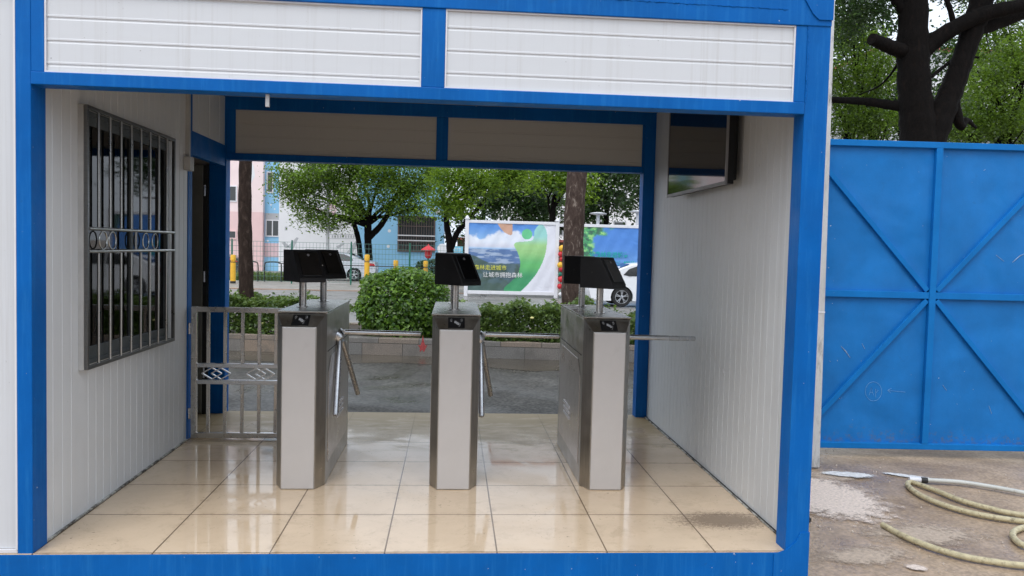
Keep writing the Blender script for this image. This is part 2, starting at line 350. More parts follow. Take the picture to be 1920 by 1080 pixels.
# ------------------------------------------------------------------ mesh helpers
def tag(o, label=None, cat=None, group=None, kind=None):
    if label: o['label'] = label
    if cat: o['category'] = cat
    if group: o['group'] = group
    if kind: o['kind'] = kind
    return o
def thing(name, label, cat, loc=(0, 0, 0), rz=0, group=None):
    o = bpy.data.objects.new(name, None); o.empty_display_size = 0.1; COL.objects.link(o)
    o.location = loc; o.rotation_euler = (0, 0, rz)
    return tag(o, label, cat, group)
class MB:
    def __init__(s): s.v = []; s.f = []; s.mi = []; s.cur = 0
    def add(s, vs, fs):
        b = len(s.v); s.v += [tuple(x) for x in vs]
        for f in fs: s.f.append([b + i for i in f]); s.mi.append(s.cur)
        return s
    def box(s, x0, x1, y0, y1, z0, z1):
        vs = [(x, y, z) for z in (z0, z1) for y in (y0, y1) for x in (x0, x1)]
        return s.add(vs, [(0, 2, 3, 1), (4, 5, 7, 6), (0, 1, 5, 4), (2, 6, 7, 3), (0, 4, 6, 2), (1, 3, 7, 5)])
    def prism(s, pts, off):
        """closed polygon pts (3-D) extruded by vector off"""
        n = len(pts); vs = [tuple(p) for p in pts] + [tuple(Vector(p) + Vector(off)) for p in pts]
        return s.add(vs, [tuple(range(n)), tuple(reversed(range(n, 2 * n)))] + [(i, i + n, (i + 1) % n + n, (i + 1) % n) for i in range(n)])
    def tube(s, pts, r, n=10, cap=True, closed=False):
        pts = [Vector(p) for p in pts]; m_ = len(pts)
        rs = r if isinstance(r, (list, tuple)) else [r] * m_
        vs = []; up = None
        for i, p in enumerate(pts):
            if closed: t = pts[(i + 1) % m_] - pts[i - 1]
            else: t = pts[min(i + 1, m_ - 1)] - pts[max(i - 1, 0)]
            t.normalize()
            if up is None: up = t.orthogonal().normalized()
            up = (up - t * up.dot(t)); up = up.normalized() if up.length > 1e-6 else t.orthogonal().normalized()
            bn = t.cross(up)
            for k in range(n):
                a = 2 * PI * k / n
                vs.append(p + (up * math.cos(a) + bn * math.sin(a)) * rs[i])
        fs = []
        for i in range(m_ if closed else m_ - 1):
            j = (i + 1) % m_
            for k in range(n):
                fs.append((i * n + k, i * n + (k + 1) % n, j * n + (k + 1) % n, j * n + k))
        if cap and not closed:
            fs.append(tuple(reversed(range(n)))); fs.append(tuple(range((m_ - 1) * n, m_ * n)))
        return s.add(vs, fs)
    def bar(s, p0, p1, wx, wy):
        """rectangular bar from p0 to p1; wx across in the horizontal-ish direction, wy the other"""
        p0 = Vector(p0); p1 = Vector(p1); t = (p1 - p0).normalized()
        a = Vector((0, 1, 0)); a = (a - t * a.dot(t)).normalized(); b_ = t.cross(a)
        q = [a * (wy / 2) * i + b_ * (wx / 2) * j for i, j in ((-1, -1), (1, -1), (1, 1), (-1, 1))]
        return s.prism([p0 + x for x in q], p1 - p0)
    def lathe(s, prof, n=20, c=(0, 0, 0), axis='z'):
        vs = []; fs = []
        for r, h in prof:
            for k in range(n):
                a = 2 * PI * k / n; x, y = r * math.cos(a), r * math.sin(a)
                q = (x, y, h) if axis == 'z' else (h, x, y) if axis == 'x' else (x, h, y)
                vs.append((c[0] + q[0], c[1] + q[1], c[2] + q[2]))
        for i in range(len(prof) - 1):
            for k in range(n):
                fs.append((i * n + k, i * n + (k + 1) % n, (i + 1) * n + (k + 1) % n, (i + 1) * n + k))
        fs.append(tuple(reversed(range(n)))); fs.append(tuple(range((len(prof) - 1) * n, len(prof) * n)))
        return s.add(vs, fs)
    def build(s, name, mat, parent=None, smooth=False, bevel=0, label=None):
        me = bpy.data.meshes.new(name); me.from_pydata(s.v, [], s.f)
        mats = mat if isinstance(mat, (list, tuple)) else [mat]
        for q in mats: me.materials.append(q)
        if len(mats) > 1: me.polygons.foreach_set('material_index', s.mi)
        import bmesh
        bm = bmesh.new(); bm.from_mesh(me); bmesh.ops.recalc_face_normals(bm, faces=bm.faces); bm.to_mesh(me); bm.free()
        if smooth:
            me.shade_smooth()
            try: me.set_sharp_from_angle(angle=R(40))
            except Exception: pass
        o = bpy.data.objects.new(name, me); COL.objects.link(o)
        if parent: o.parent = parent
        if bevel:
            b = o.modifiers.new('bevel', 'BEVEL'); b.width = bevel; b.segments = 2; b.limit_method = 'ANGLE'
        if label: o['label'] = label
        return o
def B(*a): return MB().box(*a)
def copy_tree(o, parent=None):
    c = o.copy(); COL.objects.link(c); c.parent = parent
    for ch in list(o.children): copy_tree(ch, c)
    return c
def bez(pts, n=8):
    """Catmull-Rom through pts"""
    pts = [Vector(p) for p in pts]; out = []
    e = [pts[0] * 2 - pts[1]] + pts + [pts[-1] * 2 - pts[-2]]
    for i in range(1, len(e) - 2):
        a, b_, c, d = e[i - 1:i + 3]
        for k in range(n):
            t = k / n
            out.append(0.5 * ((2 * b_) + (c - a) * t + (2 * a - 5 * b_ + 4 * c - d) * t * t + (3 * b_ - a - 3 * c + d) * t ** 3))
    out.append(pts[-1]); return out
def lerp(a, b, t): return a + (b - a) * t

# ================================================================== SETTING
def sheet(name, x0, x1, y0, y1, z, mat, n=1):
    mb = MB(); mb.add([(x0, y0, z), (x1, y0, z), (x1, y1, z), (x0, y1, z)], [(0, 1, 2, 3)])
    return tag(mb.build(name, mat), kind='structure')
GZ = -0.2
sheet('ground', -400, 400, -120, 600, GZ - 0.012, M['yard'])
sheet('service_lane', -60, 4.7, 3.4, 9.2, GZ - 0.004, M['asphalt'])
mb = MB(); pts = []
for i in range(41):
    x = -14 + i * 0.7; pts.append((x, 8.6 - 0.107 * (x - 1) - 0.5 + 0.18 * math.sin(x * 1.7) + 0.1 * math.sin(x * 4.1), GZ))
for i in range(40, -1, -1):
    x = -14 + i * 0.7; pts.append((x, 9.15 - 0.107 * (x - 1), GZ))
mb.add(pts, [tuple(range(len(pts)))]); tag(mb.build('wet_gutter', M['wet_asphalt']), kind='structure')
sheet('street', -120, 120, 12.5, 27.4, GZ - 0.006, M['road'])
sheet('far_pavement', -120, 120, 27.55, 60, GZ - 0.002, M['paving'])
tag(B(-120, 120, 27.4, 27.55, GZ - 0.02, GZ + 0.02).build('street_kerb', P('rust_coloured_kerb', (0.33, 0.2, 0.13), 0.8, scale=2, var=0.3)), kind='structure')
mb = MB()
for y0 in (19.4, 21.6): mb.box(-30, -4.0, y0, y0 + 0.55, GZ - 0.004, GZ + 0.0)
tag(mb.build('road_markings', P('road_marking_paint', (0.62, 0.62, 0.6), 0.7, scale=4)), kind='structure')

# ================================================================== GATEHOUSE
GH = thing('gatehouse', 'blue framed white panel gatehouse cabin with an open passage over a tiled floor', 'gatehouse')
FZ = 3.08
# --- cladding with ribs: a profile along u (list of (u, offset)), extruded along the other direction
def rib_profile(u0, u1, step, phase=0.0, wdt=0.016, h=0.005, pair=0.0):
    out = [(u0, 0.0)]; u = math.ceil((u0 - phase) / step) * step + phase
    while u < u1 - wdt:
        if u > u0 + 0.002:
            out += [(u, 0.0), (u + wdt * 0.25, -h), (u + wdt * 0.5, -h), (u + wdt * 0.6, h * 0.5), (u + wdt * 0.9, h * 0.5), (u + wdt, 0.0)]
        u += step
    out.append((u1, 0.0)); return out
def cladding(mb, side, fix, u0, u1, z0, z1, th, step, horiz=False, phase=0.0, wdt=0.016, h=0.005):
    """side: '+x','-x','-y' = direction the visible face looks; fix = plane coordinate"""
    if horiz: prof = rib_profile(z0, z1, step, phase, wdt, h)
    else: prof = rib_profile(u0, u1, step, phase, wdt, h)
    sg = -1 if side[0] == '-' else 1
    ends = (u0, u1) if horiz else (z0, z1)
    vs = []
    for e in ends:
        for p, o in prof:
            u, z = (e, p) if horiz else (p, e)
            c = fix + sg * o
            vs.append((c, u, z) if side[1] == 'x' else (u, c, z))
    n = len(prof); fs = [(i, i + 1, n + i + 1, n + i) for i in range(n - 1)]
    mb.add(vs, fs)
    bk = fix - sg * th; a, b_ = sorted((bk, fix - sg * 0.012))
    if side[1] == 'x': mb.box(a, b_, u0, u1, z0, z1)
    else: mb.box(u0, u1, a, b_, z0, z1)
# posts
def blue(*a, name='frame_post', bevel=0.004): return B(*a).build(name, M['blue'], GH, bevel=bevel)
blue(-0.675, -0.600, -0.004, 0.146, -0.2, FZ, name='corner_post')
blue(3.400, 3.530, -0.004, 0.130, -0.2, FZ, name='corner_post')
blue(-0.757, -0.603, 3.48, 3.62, -0.2, FZ, name='corner_post')
blue(3.362, 3.530, 3.48, 3.62, -0.2, FZ, name='corner_post')
for a in ((-0.600, -0.537, -0.003, 0.1, 2.462, 2.868), (3.338, 3.400, -0.003, 0.1, 2.462, 2.868), (1.344, 1.466, -0.001, 0.1, 2.462, 2.868)): blue(*a, name='header_post')
blue(-0.600, 3.400, -0.007, 0.11, 2.398, 2.462, name='opening_beam')
blue(-3.3, 3.53, -0.010, 0.12, 2.868, FZ, name='roof_beam')
blue(-3.3, 3.400, -0.012, 0.12, -0.2, -0.004, name='base_beam')
# back frame
for a in ((-0.603, -0.524, 3.49, 3.6, 2.462, 2.868), (3.345, 3.362, 3.49, 3.6, 2.462, 2.868), (1.349, 1.460, 3.49, 3.6, 2.462, 2.868)): blue(*a, name='header_post')
blue(-0.603, 3.362, 3.485, 3.615, 2.402, 2.462, name='opening_beam')
blue(-3.3, 3.53, 3.483, 3.625, 2.868, FZ, name='roof_beam')
blue(-0.7, 3.53, 3.6, 3.64, -0.2, -0.02, name='base_beam')
# welded corner gussets, proud of the frame
mb = MB(); mb.prism([(3.42, -0.0045, -0.2), (3.532, -0.0045, -0.2), (3.532, -0.0045, 0.11), (3.48, -0.0045, 0.105), (3.455, -0.0045, 0.055), (3.405, -0.0045, 0.012), (3.33, -0.0125, -0.01), (3.33, -0.0125, -0.2)], (0, -0.006, 0)); mb.build('corner_plate', M['blue'], GH)
mb = MB(); mb.prism([(3.335, -0.0105, FZ), (3.37, -0.0105, 3.01), (3.42, -0.0105, 2.93), (3.455, -0.0105, 2.90), (3.532, -0.0105, 2.90), (3.532, -0.0105, FZ)], (0, -0.008, 0))
mb.build('corner_plate', M['blue'], GH)
rw = random.Random(4)
MB().tube([(3.405 + rw.uniform(-0.003, 0.003), -0.0045, 2.86 - q * 0.009) for q in range(46)], [rw.uniform(0.0008, 0.0045) for q in range(46)], 6).build('weld_bead', M['blue'], GH)
MB().tube([(1.5 + q * 0.012, -0.0115, 2.962 - 0.0001 * q + rw.uniform(-0.002, 0.002)) for q in range(150)], [rw.uniform(0.0004, 0.0035) for q in range(150)], 5).build('weld_bead', M['blue'], GH)
# white header panels
for x0, x1 in ((-0.537, 1.344), (1.466, 3.338)):
    mb = MB(); cladding(mb, '-y', 0.012, x0, x1, 2.462, 2.868, 0.05, 0.1165, True, 2.492 if x0 < 0 else 2.528, 0.026, 0.0028)
    mb.build('header_panel', M['white_panel'], GH)
    mb = MB(); e = 0.008
    mb.box(x0, x1, 0.001, 0.010, 2.4625, 2.4625 + e); mb.box(x0, x1, 0.001, 0.010, 2.86, 2.8675); mb.box(x0 + 0.0005, x0 + e, 0.0015, 0.0095, 2.471, 2.86); mb.box(x1 - e, x1 - 0.0005, 0.0015, 0.0095, 2.471, 2.86)
    mb.build('panel_trim', M['white_paint'], GH)
for x0, x1 in ((-0.524, 1.349), (1.460, 3.345)):
    mb = MB(); cladding(mb, '-y', 3.505, x0, x1, 2.462, 2.868, 0.05, 0.1165, True, 2.5, 0.016, 0.002)
    mb.build('header_panel', M['grey_panel'], GH, label='grey inner header panel over the rear opening')
# left partition with window hole
WX = -0.617
WY0, WY1, WZ0, WZ1 = 0.562, 1.99, 0.885, 2.378
mb = MB()
for (a, b_, c, d) in ((0.146, WY0, 0.006, 2.98), (WY1, 2.43, 0.006, 2.98), (WY0, WY1, 0.006, WZ0), (WY0, WY1, WZ1, 2.98)):
    cladding(mb, '+x', WX, a, b_, c, d, 0.05, 0.105, False, 0.03, 0.010, 0.0014)
mb.build('partition_wall', M['wall_panel'], GH)
blue(-0.672, -0.610, 2.432, 2.53, 0, 2.98, name='door_jamb')
blue(-0.668, -0.611, 2.53, 3.48, 2.335, 2.53, name='door_transom')
mb = MB(); cladding(mb, '+x', -0.618, 2.53, 3.48, 2.53, 2.98, 0.04, 0.3, False); mb.build('transom_panel', M['wall_panel'], GH)
# right wall
mb = MB(); cladding(mb, '-x', 3.473, 0.13, 3.48, 0.008, 2.98, 0.05, 0.105, False, 0.03, 0.006, 0.0009)
mb.build('side_wall', M['stain_panel'], GH)
mb = MB(); mb.box(3.461, 3.472, 0.13, 3.48, 0.0005, 0.010); mb.build('floor_seal', M['dark'], GH)
B(3.452, 3.461, 0.10, 3.48, 0.0016, 0.008).build('floor_seal', M['seal'], GH); B(-0.616, -0.603, 0.15, 2.43, 0.0016, 0.010).build('floor_seal', M['seal'], GH)
B(-0.686, -0.676, -0.002, 0.004, 0.02, 2.868).build('sealant_line', M['white_paint'], GH)
for k, (px, py, w_, h_) in enumerate(((1285, 660, .006, .03), (1357, 695, .006, .02), (1305, 850, .012, .05), (1379, 565, .004, .03), (1300, 635, .003, .012), (1248, 600, .004, .012))):
    q = at(px, py, 'x', 3.4715); MB().prism([(3.4712, q.y - w_, q.z), (3.4712, q.y, q.z + h_), (3.4712, q.y + w_, q.z + 0.3 * h_), (3.4712, q.y + w_ * 0.6, q.z - h_), (3.4712, q.y - w_ * 0.5, q.z - h_ * 0.8)], (-0.0015, 0, 0)).build('paint_dab', M['white_paint'], GH)
# guard room shell, ceiling and roof
mb = MB(); cladding(mb, '-y', 0.02, -3.3, -0.680, 0.02, 2.868, 0.05, 0.23, False, -0.9, 0.012, 0.002); mb.build('front_wall', M['white_panel'], GH)
B(-3.3, -0.680, 0.005, 0.02, -0.010, 0.018).build('panel_trim', M['white_paint'], GH)
mb = MB(); mb.box(-3.3, -0.757, 3.53, 3.58, 0, 2.98); mb.box(-3.3, -3.25, 0.08, 3.53, 0, 2.98); mb.build('room_wall', M['grey_panel'], GH)
B(-3.28, 3.52, 0.02, 3.58, 2.985, 3.03).build('ceiling', M['ceiling'], GH)
B(-3.34, 3.56, -0.03, 3.66, FZ + 0.002, FZ + 0.05).build('roof', M['galv'], GH)
mb = MB(); cladding(mb, '+x', 3.532, 0.13, 3.48, -0.05, 2.868, 0.008, 0.23, False); mb.build('outer_wall', M['white_panel'], GH)
mb = MB(); mb.box(-3.25, 3.472, 0.13, 3.60, -0.03, 0.0); fl_ = mb
MB().prism([(-3.25, -0.010, -0.003), (3.399, -0.010, -0.003), (3.399, 0.13, -0.003), (3.472, 0.13, -0.003), (3.472, 3.60, -0.003), (-3.25, 3.60, -0.003)], (0, 0, 0.004)).build('tiled_floor', M['tile'], GH)
# grey door leaf opened against the back wall
dr = B(-1.64, -0.80, 3.43, 3.47, 0.012, 2.335).build('door', M['door'], GH, bevel=0.003)
mb = MB()
for z in (0.35, 1.25, 2.05): MB().tube([(-0.78, 3.42, z), (-0.78, 3.42, z + 0.1)], 0.009, 8).build('hinge', M['steel_bright'], dr)
mb = MB(); mb.box(-1.60, -1.56, 3.36, 3.43, 1.02, 1.04); mb.box(-1.60, -1.48, 3.35, 3.365, 1.018, 1.042); mb.build('handle', M['steel'], dr)
B(-0.80, -0.757, 3.44, 3.475, 0, 2.335).build('door_frame', M['dark'], GH)
# conduit with junction box on the partition
mb = MB(); mb.box(-0.617, -0.588, 2.375, 2.412, 2.30, 2.97); cd = mb.build('conduit', M['white_pl'], GH)
B(-0.616, -0.565, 2.33, 2.432, 2.19, 2.30).build('junction_box', M['white_pl'], GH, bevel=0.005)
B(0.548, 0.566, 0.02, 0.04, 2.335, 2.40).build('drain_stub', M['galv'], GH)
# window in partition
wd = MB(); t = 0.028
wd.box(-0.655, -0.612, WY0, WY1, WZ0, WZ0 + t); wd.box(-0.655, -0.612, WY0, WY1, WZ1 - t, WZ1)
wd.box(-0.655, -0.612, WY0, WY0 + t, WZ0 + t, WZ1 - t); wd.box(-0.655, -0.612, WY1 - t, WY1, WZ0 + t, WZ1 - t)
wd.box(-0.650, -0.620, 1.30, 1.345, WZ0 + t, WZ1 - t); wd.box(-0.649, -0.621, WY0 + t, 1.30, WZ0 + t, WZ0 + 0.10); wd.box(-0.649, -0.621, 1.345, WY1 - t, WZ0 + t, WZ0 + 0.085)
wd.box(-0.649, -0.621, WY0 + t, 1.30, WZ1 - 0.08, WZ1 - t); wd.box(-0.649, -0.621, 1.345, WY1 - t, WZ1 - 0.08, WZ1 - t)
win = wd.build('window', M['alu'], GH, bevel=0.002)
mb = MB(); mb.box(-0.637, -0.633, WY0 + t, 1.30, WZ0 + 0.1, WZ1 - 0.08); mb.box(-0.641, -0.638, 1.345, WY1 - t, WZ0 + 0.085, WZ1 - 0.08); mb.build('pane', M['win_glass'], win)
# a pale roller blind edge / desk seen dimly behind the glass
mb = MB(); mb.box(-2.2, -1.1, 0.5, 2.0, 0.70, 0.74); mb.box(-2.15, -2.1, 0.55, 0.6, 0, 0.70); mb.box(-1.2, -1.15, 1.9, 1.95, 0, 0.70); mb.box(-2.15, -2.1, 1.9, 1.95, 0, 0.70); mb.box(-1.2, -1.15, 0.55, 0.6, 0, 0.70)
tag(mb.build('desk', M['white_pl'], None), 'pale desk dimly visible behind the barred window', 'desk')
# stainless grille
gx = -0.588
gr = MB()
gr.bar((gx, WY0 - 0.01, WZ0 - 0.005), (gx, WY0 - 0.01, WZ1 + 0.01), 0.03, 0.03)
grf = MB(); GY0, GY1, GZ0, GZ1 = 0.545, 2.005, 0.868, 2.395; t = 0.022
grf.box(gx, gx + t, GY0, GY1, GZ0, GZ0 + t); grf.box(gx, gx + t, GY0, GY1, GZ1 - t, GZ1)
grf.box(gx, gx + t, GY0, GY0 + t, GZ0 + t, GZ1 - t); grf.box(gx, gx + t, GY1 - t, GY1, GZ0 + t, GZ1 - t)
for yy in (GY0, GY1 - t):
    for zz in (GZ0, GZ1 - t): grf.box(-0.6165, gx, yy + 0.001, yy + t - 0.001, zz + 0.001, zz + t - 0.001)
B(-0.616, gx + 0.002, GY0 - 0.010, GY0 - 0.001, GZ0, GZ1).build('grille_return', M['white_pl'], GH)
gri = grf.build('window_grille', M['grille'], GH, bevel=0.002)
mb = MB()
for zz in (1.557, 1.69): mb.tube([(gx + 0.018, GY0 + 0.02, zz), (gx + 0.018, GY1 - 0.02, zz)], 0.0095, 10)
mb.build('grille_rail', M['grille_bar'], gri, smooth=True)
for k in range(8):
    yy = lerp(GY0, GY1, (k + 1) / 9.0)
    mb = MB(); mb.tube([(gx + 0.013, yy, GZ0 + t), (gx + 0.013, yy, 1.545)], 0.0085, 10); mb.tube([(gx + 0.013, yy, 1.70), (gx + 0.013, yy, GZ1 - t)], 0.0085, 10)
    mb.build('grille_bar', M['grille_bar'], gri, smooth=True)
mb = MB(); mb.tube([(gx + 0.013, 1.27, 1.56), (gx + 0.013, 1.27, 1.69)], 0.009, 8); mb.build('grille_bar', M['grille_bar'], gri, smooth=True)
for yy in (0.77, 0.90, 1.44, 1.61):
    mb = MB(); mb.tube([(gx + 0.013, yy + 0.052 * math.cos(a), 1.6225 + 0.054 * math.sin(a)) for a in [2 * PI * i / 24 for i in range(24)]], 0.0045, 6, closed=True)
    mb.build('grille_ring', M['grille_bar'], gri, smooth=True)

# ================================================================== TELEVISION
TV = thing('television', 'large black flat television hung high on the right inner wall', 'television', (3.473, 1.8, 2.1))
def tvb(n, mat, *a, bevel=0): 
    a = [a[0] - 3.473, a[1] - 3.473, a[2] - 1.8, a[3] - 1.8, a[4] - 2.1, a[5] - 2.1]
    return B(*a).build(n, mat, TV, bevel=bevel)
tvb('housing', M['black'], 3.360, 3.405, 1.065, 2.535, 2.108, 2.94, bevel=0.004)
tvb('back_cover', M['black'], 3.405, 3.445, 1.12, 2.48, 2.14, 2.80, bevel=0.006)
tvb('screen', M['tv_screen'], 3.350, 3.358, 1.078, 2.522, 2.128, 2.93)
mb = MB()
for a in ((3.346, 3.3595, 1.060, 1.0775, 2.104, 2.944), (3.346, 3.3595, 2.5225, 2.54, 2.104, 2.944), (3.346, 3.3595, 1.0775, 2.5225, 2.104, 2.1275), (3.346, 3.3595, 1.0775, 2.5225, 2.9305, 2.944)):
    mb.box(a[0] - 3.473, a[1] - 3.473, a[2] - 1.8, a[3] - 1.8, a[4] - 2.1, a[5] - 2.1)
mb.build('bezel', M['bezel'], TV)
tvb('bracket', M['dark'], 3.445, 3.4735, 1.5, 2.1, 2.3, 2.7)

# ================================================================== SIDE GATE (stainless)
SG = thing('pedestrian_gate', 'low stainless steel swing gate with twin diamond ornaments beside the left turnstile', 'gate', (-0.59, 2.47, 0.012))
def mbox(mb, x0, x1, z0, z1, hy=0.02): mb.box(x0, x1, -hy, hy, z0, z1)
mb = MB(); mbox(mb, 0, 0.045, 0, 1.085); mbox(mb, 0.905, 0.95, 0, 1.085); mbox(mb, 0.045, 0.905, 1.042, 1.083, 0.019); mbox(mb, 0.045, 0.905, 0.002, 0.045, 0.019)
mb.build('frame', M['steel'], SG, bevel=0.003)
mb = MB(); mbox(mb, 0.045, 0.905, 0.585, 0.62, 0.018); mbox(mb, 0.045, 0.905, 0.448, 0.483, 0.018); mb.build('rail', M['steel_bright'], SG, bevel=0.003)
for x in (0.135, 0.27, 0.41, 0.545, 0.68, 0.81):
    mb = MB(); mbox(mb, x - 0.013, x + 0.013, 0.62, 1.042, 0.012); mbox(mb, x - 0.013, x + 0.013, 0.045, 0.448, 0.012); mb.build('bar', M['steel'], SG, bevel=0.002)
for cx in (0.2, 0.555):
    mb = MB()
    for dx in (-0.036, 0.036):
        q = [(cx + dx - 0.078, -0.004 * (1 if dx < 0 else -1), 0.534), (cx + dx, 0, 0.581), (cx + dx + 0.078, 0.004, 0.534), (cx + dx, 0, 0.487)]
        for i in range(4):
            a = Vector(q[i]); b_ = Vector(q[(i + 1) % 4]); mb.bar(a, b_, 0.009, 0.014)
    mb.build('diamond_ornament', M['steel_bright'], SG)
for z in (0.16, 0.86):
    mb = MB(); mb.tube([(-0.012, -0.022, z), (-0.012, -0.022, z + 0.09)], 0.010, 8); mb.box(-0.020, 0.02, -0.024, -0.0205, z, z + 0.09); mb.build('hinge', M['steel_bright'], SG)

# ================================================================== TURNSTILES
def make_turnstile():
    root = thing('turnstile', 'x', 'turnstile')
    hw, hp, yf, yc, yb, L = 0.162, 0.112, 0.0, 0.115, 1.285, 1.40
    zt, z1 = 1.165, 1.082
    mb = MB()
    # plan polygon; the upper front slopes back to the lid
    low = [(-hp, 0), (hp, 0), (hw, yc), (hw, yb), (hp, L), (-hp, L), (-hw, yb), (-hw, yc)]
    v = [(x, y, 0.0) for x, y in low] + [(x, y, z1 if abs(x) == hp else zt) for x, y in low]
    f = [tuple(reversed(range(8)))] + [(i, (i + 1) % 8, (i + 1) % 8 + 8, i + 8) for i in range(8)]
    f += [(8, 9, 10, 15), (12, 13, 14, 11), (15, 10, 11, 14)]
    mb.add(v, f); cab = mb.build('cabinet', M['cabinet'], root, bevel=0.004)
    mb = MB(); mb.box(-hw - 0.006, hw + 0.006, yc - 0.012, yb + 0.012, zt + 0.001, zt + 0.014); mb.build('lid', M['lid'], root, bevel=0.003)
    mb = MB(); mb.box(-hp + 0.006, hp - 0.006, -0.005, -0.001, 0.006, z1 - 0.004); mb.build('front_plate', M['plate'], root, bevel=0.0015)
    mb = MB(); mb.box(-hp + 0.006, hp - 0.006, L + 0.001, L + 0.005, 0.006, z1 - 0.004); mb.build('rear_plate', M['plate'], root, bevel=0.0015)
    # sloped card reader plates
    for end in (0, 1):
        def sp(u, w, o):   # u across, w 0..1 up the slope, o outwards
            y = lerp(0, yc, w); z = lerp(z1, zt, w); n = Vector((0, -(zt - z1), yc)).normalized()
            n = Vector((0, -n.z if False else n.y, n.z)); p = Vector((u, y, z)) + n * o
            return p if not end else Vector((-p.x, L - p.y, p.z))
        mb = MB(); q = [sp(-0.056, 0.12, 0.0005), sp(0.056, 0.12, 0.0005), sp(0.056, 0.86, 0.0005), sp(-0.056, 0.86, 0.0005)]
        mb.prism(q, sp(0, 0, 0.003) - sp(0, 0, 0)); cr = mb.build('card_reader', M['black'], root)
        mb = MB()
        for cx_, sgn in ((-0.036, -1), (0.036, 1)):
            for r in (0.010, 0.017):
                pts = [sp(cx_ * 0.6 + sgn * r * math.cos(a) * 1.1, 0.66 + 0.14 * r / 0.017 * math.sin(a), 0.0042) for a in [R(-55 + 18 * k) for k in range(7)]]
                mb.tube(pts, 0.0012, 5)
        for (u, w_) in ((-0.008, 0.55), (0.004, 0.48), (0.012, 0.42)):
            mb.prism([sp(u - 0.007, w_ - 0.09, 0.0038), sp(u + 0.006, w_ - 0.11, 0.0038), sp(u + 0.009, w_ + 0.04, 0.0038), sp(u - 0.004, w_ + 0.07, 0.0038)], sp(0, 0, 0.001) - sp(0, 0, 0))
        mb.tube([sp(0.016, 0.2, 0.004), sp(0.024, 0.3, 0.004), sp(0.027, 0.45, 0.004)], 0.0013, 5)
        mb.build('card_symbol', M['mark'], cr)
    # side panels: lower access panel with three vent slots, both sides
    for s in (-1, 1):
        x = s * (hw + 0.0005); xo = s * (hw + 0.004)
        pts = [(0.20, 0.13), (1.20, 0.13), (1.20, 0.80), (1.14, 0.86), (0.30, 0.86), (0.20, 0.76)]
        mb = MB(); mb.prism([(x, y, z) for y, z in pts], (xo - x, 0, 0)); sdp = mb.build('side_panel', M['side_panel'], root, bevel=0.0015)
        mb = MB()
        for k in range(3):
            z = 0.35 + k * 0.042; a, b_ = sorted((s * (hw + 0.0045), s * (hw + 0.012))); mb.box(a, b_, 0.62, 0.92, z, z + 0.018)
        mb.build('vent_slot', M['white_paint'], sdp)
        a, b_ = sorted((s * (hw + 0.0005), s * (hw + 0.003))); B(a, b_, 0.16, 1.24, 0.902, 0.907).build('side_seam', M['dark'], root)
    # tripod on the right side
    hy, hz = 0.60, 0.99
    mb = MB(); ax = Vector((0.8, 0, -0.6)).normalized(); c0 = Vector((hw - 0.01, hy, hz - 0.02))
    mb.tube([c0, c0 + ax * 0.02, c0 + ax * 0.05, c0 + ax * 0.058], [0.062, 0.060, 0.050, 0.03], 20)
    hub = mb.build('tripod_hub', M['steel_bright'], root, smooth=True, bevel=0.002)
    mb = MB(); mb.prism([(hw + 0.012, hy - 0.022, hz - 0.02), (hw + 0.012, hy + 0.022, hz - 0.02), (hw + 0.012, hy + 0.022, hz + 0.015), (hw + 0.012, hy - 0.022, hz + 0.015)], (0.05, 0, 0.004))
    mb.build('arm_socket', M['steel_bright'], hub, bevel=0.006)
    s0 = c0 + ax * 0.045
    def arm(a, b_):
        mb = MB(); a = Vector(a); b_ = Vector(b_); d = (b_ - a).normalized()
        mb.tube([a, b_ - d * 0.01, b_ - d * 0.003, b_], [0.0195, 0.0195, 0.017, 0.010], 14); mb.build('arm', M['steel_bright'], root, smooth=True)
    arm((hw + 0.04, hy, hz), (hw + 0.615, hy, hz - 0.005))
    arm(s0 + Vector((0, -0.03, -0.02)), (hw + 0.035, hy - 0.27, hz - 0.565))
    arm(s0 + Vector((0.01, 0.03, -0.02)), (hw + 0.125, hy + 0.30, hz - 0.515))
    # two face terminals on poles
    for (py, pxo) in ((0.47, -0.01), (1.10, -0.02)):
        mb = MB(); mb.tube([(pxo, py, zt + 0.014), (pxo, py, 1.372)], 0.026, 16, cap=True); mb.build('terminal_post', M['steel'], root, smooth=True)
        mb = MB(); mb.lathe([(0.045, 0), (0.045, 0.004), (0.03, 0.007)], 18, (pxo, py, zt + 0.0145)); mb.build('post_flange', M['steel'], root)
        w_, dt, db, h = 0.20, 0.165, 0.275, 0.225
        u = Vector((0.72, -0.694, 0)); vv = Vector((0.694, 0.72, 0)); o = Vector((pxo, py, 1.362)) - u * 0.115
        prof = [(0, 0), (db, 0), (db, 0.03), (dt, h), (0, h)]
        mb = MB(); mb.prism([o + u * a - vv * (w_ / 2) + Vector((0, 0, z)) for a, z in prof], vv * w_)
        tm = mb.build('face_terminal', M['black'], root, bevel=0.004)
        dsl = Vector((0, 0, h - 0.03)) + u * (dt - db); nrm = (u * (h - 0.03) + Vector((0, 0, db - dt))).normalized()
        def fp(s_, t_, k_): return o + u * db + Vector((0, 0, 0.03)) + dsl * t_ + vv * (w_ * (s_ - 0.5)) + nrm * k_
        mb = MB(); mb.prism([fp(0.14, 0.08, 0.0006), fp(0.86, 0.08, 0.0006), fp(0.86, 0.9, 0.0006), fp(0.14, 0.9, 0.0006)], nrm * 0.006); mb.build('screen', M['screen'], tm, bevel=0.001)
        mb = MB(); c = fp(0.5, 0.80, 0.0068); mb.prism([c + vv * 0.010 * math.cos(a) + dsl.normalized() * 0.010 * math.sin(a) for a in [2 * PI * i / 12 for i in range(12)]], nrm * 0.002); mb.build('camera_lens', M['bezel'], tm)
